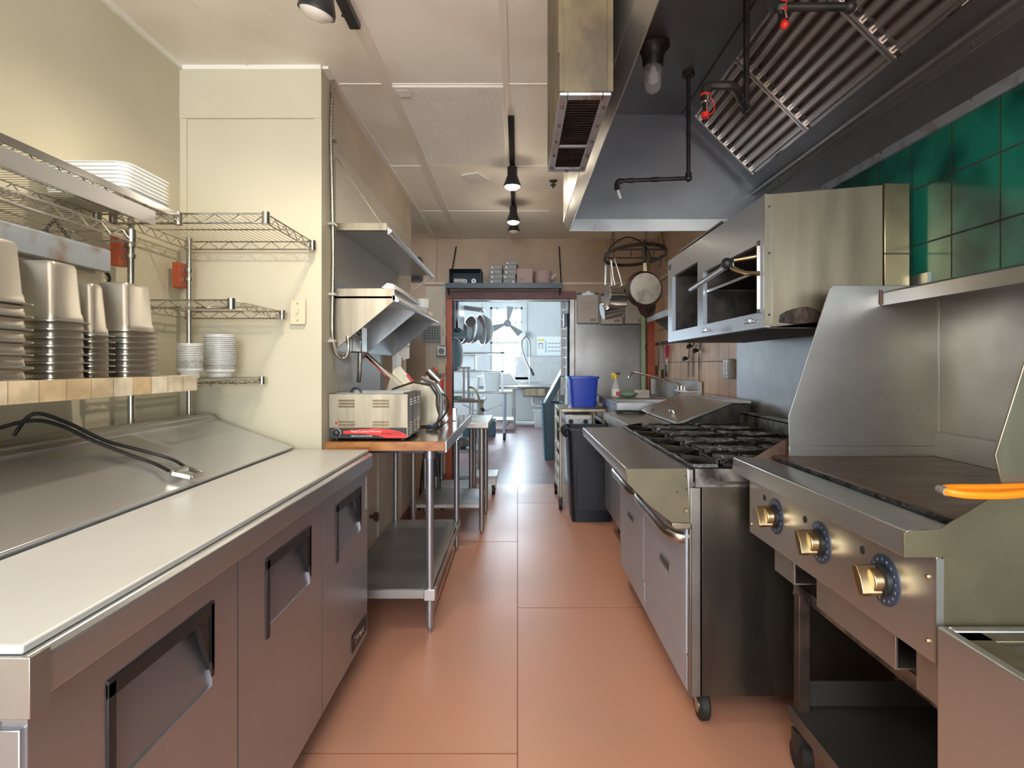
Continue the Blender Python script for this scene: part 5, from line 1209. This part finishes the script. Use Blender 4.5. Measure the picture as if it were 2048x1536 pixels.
# ================================================================== hand sink in the corner
t = thing('corner_sink', 'steel sink with drainboard on a wooden cabinet in the back right corner', 'sink', (1.1, 5.5, 0))
K0, K1, KX, KZ = 4.86, 6.44, .80, .985
m = MB().box(KX, KX + .05, K0, K1, KZ - .03, KZ).box(1.36, 1.44, K0, K1, KZ - .03, KZ).box(KX + .05, 1.36, K0, K0 + .08, KZ - .03, KZ).box(KX + .05, 1.36, 5.45, 5.55, KZ - .03, KZ).box(KX + .05, 1.36, K1 - .06, K1, KZ - .03, KZ)
m.box(KX + .05, 1.36, 5.55, K1 - .06, KZ - .012, KZ - .006)
m.build('sink_top', 'steel_dull', t, bevel=.002)
m = MB(); r0 = rrect(1.08, 5.195, .28, .255, .04, KZ - .002); r1 = rrect(1.08, 5.195, .26, .235, .05, KZ - .20); r2 = rrect(1.08, 5.195, .262, .237, .05, KZ - .203); r3 = rrect(1.08, 5.195, .286, .262, .04, KZ - .004)
m.loft([r0, r1], cap0=False).loft([r3, r2], cap0=False); m.build('bowl', 'steel_dull', t)
MB().box(KX - .004, KX + .004, K0 - .002, K1, KZ - .055, KZ + .006).box(KX, 1.44, K0 - .004, K0 + .004, KZ - .055, KZ + .006).build('front_apron', 'steel', t, bevel=.002)
MB().box(KX + .03, 1.42, K0 + .03, 6.42, .08, KZ - .21).box(KX + .03, 1.42, 5.50, 6.42, .5, KZ - .03).build('cabinet', 'closet_beige', t, bevel=.002)
MB().box(1.435, 1.455, K0 - .1, 6.42, KZ - .02, 1.165).box(1.40, 1.44, 6.36, 6.42, KZ, 1.15).build('backsplash', 'steel_dull', t, bevel=.003)
MB().prism('z', KZ, 1.15, [(1.42, K0 - .1), (1.435, K0 - .1), (1.30, 6.42), (1.28, 6.42)]) if False else None
f = thing('sink_faucet', 'chrome wall faucet with a long straight spout over the corner sink', 'faucet', (1.35, 5.0, 1.1))
m = MB().cyl((1.435, 4.93, 1.075), (1.36, 4.93, 1.075), .016).cyl((1.435, 5.13, 1.075), (1.36, 5.13, 1.075), .016).cyl((1.36, 4.90, 1.075), (1.36, 5.16, 1.075), .018).cyl((1.36, 5.03, 1.06), (1.36, 5.03, 1.12), .02)
m.build('faucet_body', 'chrome', f)
MB().tube(smooth([(1.36, 5.03, 1.12), (1.33, 5.05, 1.135), (1.20, 5.13, 1.18), (1.04, 5.26, 1.225), (1.00, 5.30, 1.222), (.985, 5.31, 1.19), (.985, 5.31, 1.165)]), .010).build('spout', 'chrome', f)
for y in (4.93, 5.13): MB().cyl((1.36, y, 1.06), (1.36, y, 1.115), .014).bar((1.36, y - .03, 1.12), (1.36, y + .03, 1.12), .012, .01).build('tap_handle', 'chrome', f, bevel=.002)
# on the sink
sb = thing('spray_bottle', 'clear spray bottle with yellow and black trigger on the corner sink', 'bottle', (.93, 5.75, KZ))
MB().lathe((.93, 5.72, KZ), [(.036, 0), (.040, .01), (.040, .10), (.022, .145), (.014, .165), (.014, .185)], 20).build('bottle', 'clear_plastic', sb)
MB().lathe((.93, 5.72, KZ), [(.0408, .02), (.0412, .02), (.0412, .085), (.0408, .085)], 20).build('label_band', 'white_plastic', sb)
MB().box(.925, .962, 5.676, 5.68, KZ + .025, KZ + .06).build('red_label', 'pink_red', sb)
MB().lathe((.93, 5.72, KZ + .182), [(.018, 0), (.018, .02), (.012, .03)], 14).cbox((.915, 5.72, KZ + .222), (.055, .02, .024)).bar((.90, 5.72, KZ + .215), (.895, 5.72, KZ + .17), .012, .008).build('trigger_head', 'yellow_plastic', sb, bevel=.002)
MB().prism('y', 5.708, 5.732, [(.915, KZ + .232), (.965, KZ + .24), (.975, KZ + .225), (.945, KZ + .215)]).build('sprayer_cap', 'black_plastic', sb)
m = MB(); rn = random.Random(3)
rings = []
for j in range(7):
    rr = .075 * math.sin(PI * (j + .35) / 7.5); rings.append([Vector((1.045 + (rr + rn.uniform(-.012, .012)) * math.cos(2 * PI * i / 14) * 1.15, 5.68 + (rr + rn.uniform(-.012, .012)) * math.sin(2 * PI * i / 14), KZ + .004 + .055 * j / 6 + rn.uniform(-.004, .004))) for i in range(14)])
m.loft(rings); o = m.build('green_cloth', 'green_cloth', sharp=180); tag(o, 'crumpled green cloth beside the white carton on the corner sink', 'cloth')
o = thing('white_carton', 'small white carton with printed lines on the corner sink', 'box', (1.16, 5.7, KZ))
MB().box(1.105, 1.235, 5.66, 5.74, KZ, KZ + .075).build('carton', 'paper', o, bevel=.002)
m = MB()
for k in range(3): m.box(1.14, 1.22, 5.658, 5.66, KZ + .03 + k * .013, KZ + .033 + k * .013)
m.build('printed_lines', 'faint_ink', o)

# small steel shelf on right wall + knives + utensils + outlet
t = thing('metal_shelf', 'narrow steel wall shelf on the right wall just past the broiler', 'shelf', (1.35, 5.3, 1.73))
MB().box(1.24, XR - .01, 4.60, 5.78, 1.715, 1.735).box(1.236, 1.246, 4.60, 5.78, 1.70, 1.755).build('shelf_board', 'steel', t, bevel=.002)
for y in (4.8, 5.6): MB().prism('y', y, y + .01, [(1.26, 1.715), (XR - .01, 1.715), (XR - .01, 1.55)]).build('bracket', 'steel_dark', t)
t = thing('hanging_chain', 'short black chain and hook hanging from the end of the wall shelf', 'chain', (1.235, 5.78, 1.5))
m = MB()
for k in range(9):
    z = 1.74 - k * .026; q = Vector((.007, 0, 0)) if k % 2 else Vector((0, .007, 0)); c0 = Vector((1.235, 5.79, z)); m.tube([c0 + q, c0 + q - Vector((0, 0, .03)), c0 - q - Vector((0, 0, .03)), c0 - q], .0028, 5, closed=True)
m.tube(smooth([(1.235, 5.79, 1.50), (1.225, 5.79, 1.47), (1.228, 5.79, 1.44), (1.25, 5.79, 1.43)]), .004)
m.build('links', 'black_iron', t)
t = thing('magnetic_knife_rack', 'dark magnetic strip on the tan tiles holding knives', 'knife rack', (1.45, 5.9, 1.44))
MB().box(1.445, 1.462, 5.55, 6.35, 1.50, 1.53).build('strip', 'black_plastic', t, bevel=.002)
def knife(y, z0, zb, z1, wd, hm, label, bm_='steel'):
    t = thing('kitchen_knife', label, 'knife', (1.435, y, z0), 'knives on the right wall')
    MB().prism('x', 1.440, 1.443, [(y - wd, zb), (y + wd, zb), (y + wd, z1 - .03), (y, z1), (y - wd, z1 - .05)]).build('blade', bm_, t)
    MB().box(1.432, 1.450, y - .014, y + .014, z0, zb).build('handle', hm, t, bevel=.004)
knife(6.28, 1.19, 1.29, 1.50, .012, 'black_plastic', 'small black-handled knife farthest along the rack')
knife(6.12, 1.13, 1.25, 1.56, .014, 'wood_light', 'long knife with a pale wooden handle on the rack')
knife(6.02, 1.12, 1.25, 1.50, .020, 'black_plastic', 'big black-handled knife in the middle of the rack')
knife(5.86, 1.18, 1.30, 1.42, .014, 'black_plastic', 'black-handled knife hanging under the red scissors')
t = thing('red_scissors', 'red-handled scissors on the knife rack', 'scissors', (1.435, 5.82, 1.3))
MB().tube([(1.440, 5.83, 1.36), (1.440, 5.86, 1.42), (1.440, 5.86, 1.46), (1.440, 5.82, 1.485), (1.440, 5.78, 1.46), (1.440, 5.80, 1.40)], .011, 8, closed=True).build('grip', 'pink_red', t)
MB().prism('x', 1.438, 1.442, [(5.81, 1.38), (5.84, 1.38), (5.84, 1.27), (5.825, 1.22)]).build('blade', 'steel', t)
def ladle(y, z1, z0, label):
    t = thing('kitchen_ladle', label, 'ladle', (1.43, y, z0), 'ladles on the right wall')
    MB().bar((1.452, y, z1), (1.452, y + .03, z0 + .05), .010, .004).cyl((XR - .010, y, z1), (1.440, y, z1), .003).build('shaft', 'steel_dark', t)
    MB().lathe((1.425, y + .035, z0 + .035), [(.028, 0), (.024, -.02), (.012, -.032), (.002, -.034), (.002, -.031), (.026, 0)], 16, (.4, 0, -1)).build('bowl', 'black_iron', t)
    MB().cyl((1.45, y + .03, z0 + .03), (1.452, y + .04, z0 - .11), .003).build('hanging_stem', 'black_iron', t)
ladle(5.10, 1.48, 1.30, 'ladle hanging lowest and farthest left on the tan tiles')
ladle(4.97, 1.52, 1.40, 'ladle hanging highest, in the middle of three on the tan tiles')
ladle(4.80, 1.50, 1.36, 'ladle hanging nearest the range on the tan tiles')
for i, (y, lb) in enumerate(((5.02, 'thin metal skewer hanging between the ladles'), (4.86, 'thin dark whisk stem hanging right of the ladles'))):
    o = MB().cyl((1.455, y, 1.40 - .05 * i), (1.455, y, 1.20 - .04 * i), .004).cyl((XR - .010, y, 1.40 - .05 * i), (1.452, y, 1.40 - .05 * i), .003).build('hanging_skewer', 'steel_dark'); tag(o, lb, 'utensil')
t = thing('power_outlet', 'four-socket outlet in a metal box at the edge of the tan tiles', 'outlet', (1.44, 4.13, 1.27))
MB().box(1.415, XR - .009, 4.06, 4.17, 1.20, 1.335).build('metal_box', 'steel_dull', t, bevel=.004)
m = MB()
for y in (4.09, 4.14):
    for z in (1.24, 1.295): m.lathe((1.415, y, z), [(.018, 0), (.018, .003), (.001, .003)], 14, (-1, 0, 0))
m.build('socket', 'white_plastic', t)

# ================================================================== rack cart with things
t = thing('rack_cart', 'aluminium tray rack cart on casters beside the black bin', 'cart', (.6, 5.7, 0))
a0, a1, b0, b1, cz = .385, .775, 5.42, 6.08, .90
for (x, y) in ((a0, b0), (a1, b0), (a0, b1), (a1, b1)):
    MB().bar((x, y, .11), (x, y, cz - .02), .026, .026).build('upright', 'steel_warm', t, bevel=.004)
    c = MB().cyl((x - .014, y, .05), (x + .014, y, .05), .05, n=18).build('caster', 'rubber', t)
    MB().box(x - .02, x + .02, y - .018, y + .018, .06, .115).build('caster_fork', 'brown_knob', c)
m = MB().box(a0 - .013, a1 + .013, b0 - .013, b0 + .02, cz - .025, cz).box(a0 - .013, a1 + .013, b1 - .02, b1 + .013, cz - .025, cz).box(a0 - .013, a0 + .015, b0, b1, cz - .025, cz).box(a1 - .015, a1 + .013, b0, b1, cz - .025, cz).box(a0, a1, b0 + .12, b1, cz - .008, cz - .002)
m.build('top_frame', 'steel_warm', t, bevel=.003)
for k in range(6):
    z = .17 + k * .12
    if k == 4: continue
    for x in (a0, a1): MB().prism('y', b0, b1, [(x - .014, z), (x + .014, z), (x + .014, z + .022), (x + .011, z + .022), (x + .011, z + .003), (x - .014, z + .003)]).build('tray_runner', 'steel', t)
m = MB().box(a0 + .02, a1 - .02, b0 + .05, b1 - .02, .655, .665); m.build('tray_deck', 'steel_dull', t)
t = thing('grey_utility_box', 'grey metal box with two round fittings standing inside the rack cart', 'box', (.56, 5.6, .665))
MB().box(.43, .68, 5.50, 5.85, .666, .84).build('casing', 'blue_grey_metal', t, bevel=.006)
m = MB()
for x in (.485, .62): m.lathe((x, 5.50, .78), [(.022, 0), (.022, .012), (.012, .014), (.001, .012)], 16, (0, -1, 0))
m.build('round_fitting', 'ink', t)
MB().box(.46, .66, 5.488, 5.50, .80, .835).build('face_strip', 'white_plastic', t, bevel=.003)
t = thing('blue_bin', 'bright blue rectangular plastic bin standing on the rack cart', 'bin', (.62, 5.8, cz))
def open_bin(mb, cx, cy, hx0, hy0, hx1, hy1, z0, z1, r=.03, th=.006, lip=.012):
    mb.loft([rrect(cx, cy, hx0, hy0, r, z0), rrect(cx, cy, hx1, hy1, r, z1 - .02), rrect(cx, cy, hx1 + lip, hy1 + lip, r, z1 - .018), rrect(cx, cy, hx1 + lip, hy1 + lip, r, z1), rrect(cx, cy, hx1 - th, hy1 - th, r, z1), rrect(cx, cy, hx0 - th, hy0 - th, r, z0 + th)])
m = MB(); open_bin(m, .625, 5.86, .115, .16, .135, .18, cz, cz + .285); m.build('bin_body', 'blue_plastic', t)
# black bin beside range
t = thing('waste_bin', 'large black square waste bin between the range and the rack cart', 'bin', (.60, 5.1, 0))
m = MB(); open_bin(m, .615, 5.135, .165, .155, .20, .19, .0, .775, .04, .008, .014); m.build('bin_body', 'bin_plastic', t)
MB().prism('y', 4.955, 4.962, [(.49, .10), (.74, .10), (.76, .60), (.75, .62), (.49, .62), (.475, .60)]).build('raised_panel', 'bin_plastic', t, bevel=.003)
MB().tube(smooth([(.415, 5.04, .77), (.39, 5.04, .755), (.388, 5.04, .72), (.41, 5.04, .70)]), .014).tube(smooth([(.415, 5.22, .77), (.39, 5.22, .755), (.388, 5.22, .72), (.41, 5.22, .70)]), .014).build('side_handle', 'bin_plastic', t)
# tall teal bin with propped lid in the doorway
t = thing('waste_bin', 'tall slim dark teal bin with its lid propped open in the doorway', 'bin', (.46, 8.5, 0))
m = MB(); open_bin(m, .47, 8.45, .10, .22, .135, .26, 0, .78, .03, .008, .012); m.build('bin_body', 'teal_plastic', t)
l = MB().prism('y', 8.20, 8.68, [(.36, .76), (.44, .76), (.69, 1.19), (.66, 1.21), (.60, 1.20)]).build('lid', 'teal_plastic', t, bevel=.006)
setlabel(l, 'propped-up teal lid')
MB().box(.60, .70, 8.24, 8.60, 1.19, 1.235).build('lid_grip', 'blue_grey_metal', l, bevel=.006)
t = MB().box(.60, .66, 6.66, 6.72, 1.72, 1.86).build('door_closer_box', 'stove_blue', bevel=.004); tag(t, 'dark blue box high on the right side of the doorway', 'box')
t.location = (-.09, -.0, 0)
t = MB().box(.545, .566, 6.63, 6.66, 1.05, 1.86).build('dark_door_strip', 'ink'); tag(t, 'dark vertical strip along the right side of the doorway', 'strip')

# ================================================================== FAR ROOM
def at(px, py, Y): return ((px - 1035) * Y / F, CH + (731 - py) * Y / F)
# mobile table with overshelves
t = thing('mobile_steel_table', 'steel table with two overshelves and casters by the far window', 'table', (-.6, 10.9, 0))
u0, u1, v0, v1 = -1.35, -.09, 10.4, 11.3
MB().box(u0, u1, v0, v1, .81, .845).build('tabletop', 'steel_dull', t, bevel=.008)
for x in (u0 + .08, u1 - .14):
    for y in (v0 + .08, v1 - .1):
        l = MB().cyl((x, y, .12), (x, y, .81), .026).build('leg', 'steel_z', t)
        c = MB().cyl((x - .02, y, .06), (x + .02, y, .06), .06, n=16).build('caster', 'rubber', l)
        MB().cyl((x, y, .05), (x, y, .13), .018).build('caster_stem', 'zinc', c)
MB().bar((u0 + .2, v0 + .08, .3), (u1 - .14, v0 + .08, .62), .02, .02).bar((u0 + .4, v0 + .08, .62), (u1 - .14, v0 + .08, .25), .02, .02).build('cross_brace', 'steel_dull', t)
for z in (1.20, 1.53): MB().box(u0, u1 - .15, v0 + .3, v1 - .1, z - .03, z).build('overshelf', 'steel_dull', t, bevel=.004)
for x in (u0 + .05, u1 - .18):
    for y in (v0 + .32, v1 - .12): MB().box(x - .02, x + .02, y - .02, y + .02, .845, 1.56).build('shelf_upright', 'steel_z', t)
m = MB(); open_bin(m, -.45, 10.62, .13, .14, .155, .17, .846, 1.18); o = m.build('food_container', 'cloudy_plastic'); tag(o, 'tall translucent food tub on the table by the far window', 'tub')
m = MB(); open_bin(m, -.84, 10.95, .14, .16, .15, .17, .846, 1.08); o = m.build('white_container', 'white_plastic'); tag(o, 'white container behind the translucent tub in the far room', 'container')
o = MB().box(-1.10, -.75, 10.80, 11.1, 1.20, 1.48).build('white_container', 'white_plastic', bevel=.02); tag(o, 'white square container on the lower overshelf in the far room', 'container')
# food prep sink far
t = thing('dish_sink', 'steel dish sink on the far wall with a tall backsplash and white drain pipes', 'sink', (.4, 13.6, 0))
MB().box(-.20, .98, 13.3, 14.15, .80, .84).build('drainboard', 'steel_dull', t, bevel=.01)
MB().box(.12, .62, 13.4, 14.0, .60, .80).build('bowl', 'steel_warm', t, bevel=.02)
MB().box(-.05, 1.04, 14.13, 14.16, .84, 1.50).build('backsplash', 'galvanised', t)
MB().tube([(.34, 13.7, .60), (.34, 13.7, .46), (.36, 13.7, .40), (.45, 13.7, .37), (.95, 13.7, .37)], .03).build('drain_pipe', 'white_plastic', t)
for x in (-.1, .9): MB().cyl((x, 13.4, 0), (x, 13.4, .8), .022).build('leg', 'zinc', t)
t = thing('spray_faucet', 'tall looped pre-rinse spray faucet on the far dish sink', 'faucet', (.28, 14.0, .84))
MB().cyl((.285, 14.0, .84), (.285, 14.0, 1.50), .016).cyl((.08, 14.02, .90), (.5, 14.02, .90), .014).build('riser', 'steel', t)
MB().tube(smooth([(.285, 13.98, 1.48), (.285, 13.97, 1.80), (.20, 13.96, 1.95), (.11, 13.95, 1.88), (.10, 13.94, 1.70), (.20, 13.93, 1.38), (.33, 13.92, 1.15)]), .017).build('hose', 'steel_dark', t)
MB().cyl((.30, 13.92, 1.22), (.37, 13.92, 1.06), .028).build('spray_head', 'black_plastic', t)
MB().tube([(.10, 13.98, 1.6), (-.06, 14.0, 1.25)], .008).build('pull_wire', 'steel_dark', t)
t = thing('outlet_box', 'grey outlet box on the far wall above the faucet', 'outlet', (.22, 14.17, 2.0))
MB().box(.16, .28, 14.12, 14.2, 1.93, 2.08).build('housing', 'blue_grey_metal', t, bevel=.01)
MB().box(.19, .25, 14.11, 14.12, 1.96, 2.05).build('socket_face', 'grey_plastic', t)
t = thing('notice_poster', 'white food safety poster on the far wall beside the faucet', 'poster', (.75, 14.19, 1.75))
MB().box(.45, 1.04, 14.185, 14.195, 1.52, 1.97).build('sheet', 'white_paper', t)
MB().box(.47, .64, 14.18, 14.185, 1.87, 1.90).build('yellow_heading', 'yellow_plastic', t)
MB().box(.65, .68, 14.18, 14.185, 1.60, 1.86).build('teal_band', 'poster_blue', t)
m = MB()
for k in range(3):
    for j in range(4): m.box(.72 + j * .075, .77 + j * .075, 14.18, 14.185, 1.62 + k * .09, 1.64 + k * .09)
m.box(.50, .515, 14.18, 14.185, 1.68, 1.82).box(.575, .59, 14.18, 14.185, 1.68, 1.82).box(.50, .59, 14.18, 14.185, 1.80, 1.82)
m.build('printed_pictures', 'faint_ink', t)
# fan in front of the window
t = thing('window_fan', 'three-blade fan hanging in front of the far window', 'fan', (-.25, 13.9, 2.3))
c = Vector((-.23, 13.92, 2.26))
MB().lathe(c, [(.085, 0), (.10, .04), (.10, .10), (.05, .16)], 18, (0, 1, 0)).cyl(c + Vector((0, .14, 0)), c + Vector((0, .27, 0)), .02).build('motor', 'grey_plastic', t)
m = MB()
for a in (80, 200, 320):
    d = Vector((math.cos(math.radians(a)), 0, math.sin(math.radians(a)))); n_ = Vector((-d.z, 0, d.x))
    m.loft([[c + d * .07 + n_ * .03, c + d * .07 - n_ * .03 + Vector((0, -.02, 0)), c + d * .08 - n_ * .03 + Vector((0, -.03, 0)), c + d * .08 + n_ * .03 + Vector((0, -.01, 0))],
            [c + d * .38 + n_ * .085, c + d * .38 - n_ * .085 + Vector((0, -.05, 0)), c + d * .39 - n_ * .085 + Vector((0, -.06, 0)), c + d * .39 + n_ * .085 + Vector((0, -.01, 0))]])
m.build('blade', 'grey_plastic', t)
MB().tube(smooth([c + Vector((.05, .1, -.05)), c + Vector((-.1, .1, -.28)), c + Vector((-.3, .1, -.33)), c + Vector((-.45, .15, -.3))]), .008).build('power_lead', 'rubber', t)
# bowls on rack at left
t = thing('hanging_rack', 'white rod rack holding large bowls, far room left', 'rack', (-.7, 8.6, 2.1))
m = MB()
for k in range(4): m.cyl((-.92, 8.2 + k * .16, 2.12), (-.46, 8.2 + k * .16, 2.06), .012)
m.cyl((-.47, 8.1, 2.06), (-.47, 8.75, 2.06), .014).cyl((-.92, 8.1, 2.12), (-.92, 8.75, 2.12), .014)
m.build('rods', 'steel_dull', t)
m = MB().cyl((-.5, 8.4, 2.05), (-.5, 8.4, 1.98), .006).cyl((-.88, 8.4, 2.12), (-.88, 8.4, 3.3), .006).cyl((-.5, 8.4, 2.06), (-.5, 8.4, 3.3), .006); m.build('hanger', 'zinc', t)
def bowl(c, r, ax, label, mt='steel_dull'):
    o = MB().lathe(c, [(r * .35, 0), (r * .7, .03), (r * .95, .10), (r, .15), (r + .015, .153), (r + .012, .158), (r - .005, .155), (r * .92, .10), (r * .66, .037), (.002, .008)], 26, ax).build('mixing_bowl', mt); tag(o, label, 'bowl', 'bowls on the far rack')
bowl(Vector((-.36, 8.42, 1.80)), .21, (-.9, -.35, -.1), 'largest bowl hanging under the far rack')
bowl(Vector((-.52, 8.28, 1.76)), .19, (-.8, -.55, .1), 'middle bowl hanging under the far rack')
bowl(Vector((-.64, 8.12, 1.70)), .15, (-.75, -.6, .15), 'small round bowl hanging lowest and leftmost of the far bowls')
t = thing('storage_cabinet', 'green-grey metal cabinet on the left of the far room, seen edge-on', 'cabinet', (-.95, 7.5, 1.8))
MB().box(-1.20, -.76, 7.2, 8.0, 1.72, 2.4).build('body', 'card_dark', t, bevel=.004)
for x in (-.74, -.70): MB().box(x - .015, x, 7.25, 7.95, 1.74, 2.12).build('door', 'galvanised', t, bevel=.003)
MB().box(-1.20, -.60, 7.2, 7.9, 1.64, 1.685).build('bottom_ledge', 'teal_plastic', t, bevel=.006)
t = thing('black_tub', 'large dark oval tub hanging just inside the doorway on the left', 'tub', (-.8, 7.3, 1.4))
m = MB(); R_ = [Vector((-.76 + .075 * math.cos(a), 7.2, 1.42 + .19 * math.sin(a))) for a in [2 * PI * k / 24 for k in range(24)]]
R2 = [Vector((-.76 + .085 * math.cos(a), 7.32, 1.42 + .20 * math.sin(a))) for a in [2 * PI * k / 24 for k in range(24)]]
m.loft([R_, R2]); m.build('tub_body', 'teal_plastic', t)
m = MB().loft([[p + Vector((0, .0, 0)) for p in R2], [Vector((-.755 + .10 * math.cos(a), 7.325, 1.42 + .215 * math.sin(a))) for a in [2 * PI * k / 24 for k in range(24)]], [Vector((-.755 + .10 * math.cos(a), 7.34, 1.42 + .215 * math.sin(a))) for a in [2 * PI * k / 24 for k in range(24)]], [p + Vector((0, .02, 0)) for p in R2]]); m.build('rim', 'white_plastic', t)
# can opener table
t = steel_table('prep_table', 'small wooden-topped table with the can opener, just inside the doorway', -1.1, -.39, 7.0, 7.7, .895, .30, .035, 'steel_dull', topm='table_laminate')
t = thing('can_opener', 'tall bench can opener with a curved crank on the far wooden-topped table', 'can opener', (-.6, 7.05, .895))
MB().box(-.64, -.615, 7.05, 7.08, .896, 1.26).box(-.585, -.56, 7.05, 7.08, .896, 1.26).box(-.70, -.55, 7.04, 7.09, 1.25, 1.275).build('upright', 'steel_dark', t)
MB().box(-.70, -.50, 7.02, 7.12, .896, .91).build('base', 'steel_dark', t)
MB().tube(smooth([(-.57, 7.02, 1.04), (-.50, 7.01, 1.02), (-.46, 7.0, .95), (-.43, 7.0, .86), (-.41, 7.0, .80)]), .013).build('crank', 'brass', t)
MB().cyl((-.415, 7.0, .80), (-.39, 7.0, .76), .02).build('crank_grip', 'black_plastic', t)
o = MB().box(-.78, -.66, 7.1, 7.2, .896, .93).build('green_sponge', 'green_cloth', bevel=.005); tag(o, 'green scouring pad on the far wooden-topped table', 'sponge')
o = MB().lathe((-.66, 7.25, .72), [(.03, 0), (.09, .03), (.13, .09), (.14, .11), (.12, .09), (.02, .01)], 22).build('hanging_bowl', 'steel_dull'); tag(o, 'steel bowl stored on the shelf under the can opener table', 'bowl')
o.location = (0, 0, -.42)
t = thing('drain_hose', 'white plastic drain pipe with elbow lying on the far room floor', 'pipe', (.1, 13.0, 0))
MB().tube(smooth([(-.24, 12.8, .05), (-.16, 12.75, .14), (-.05, 12.75, .08), (.1, 12.8, .06), (.55, 12.85, .06)]), .05).build('pipe', 'white_plastic', t)
m = MB(); open_bin(m, .45, 12.6, .09, .09, .11, .11, 0, .36); o = m.build('white_bucket', 'cloudy_plastic'); tag(o, 'white bucket behind the teal bin in the far room', 'bucket')
o = MB().box(-1.0, -.40, 11.0, 11.2, .10, .42).build('blue_crate', 'teal_plastic', bevel=.01); tag(o, 'dark blue crate on the floor under the table by the far window', 'crate')
o.location = (0, 0, -.10)
o = MB().prism('y', 11.9, 12.6, [(-.95, .86), (.0, .90), (.0, .93), (-.15, 1.14), (-.8, 1.08), (-.95, .98)]).build('white_dish_machine', 'white_plastic', bevel=.02); tag(o, 'white slanted tray of dishware under the far window', 'tray')
steel_table('steel_table', 'bare steel table carrying the slanted white tray under the far window', -1.0, .0, 11.85, 12.65, .86, .22, .04, 'steel_dull')
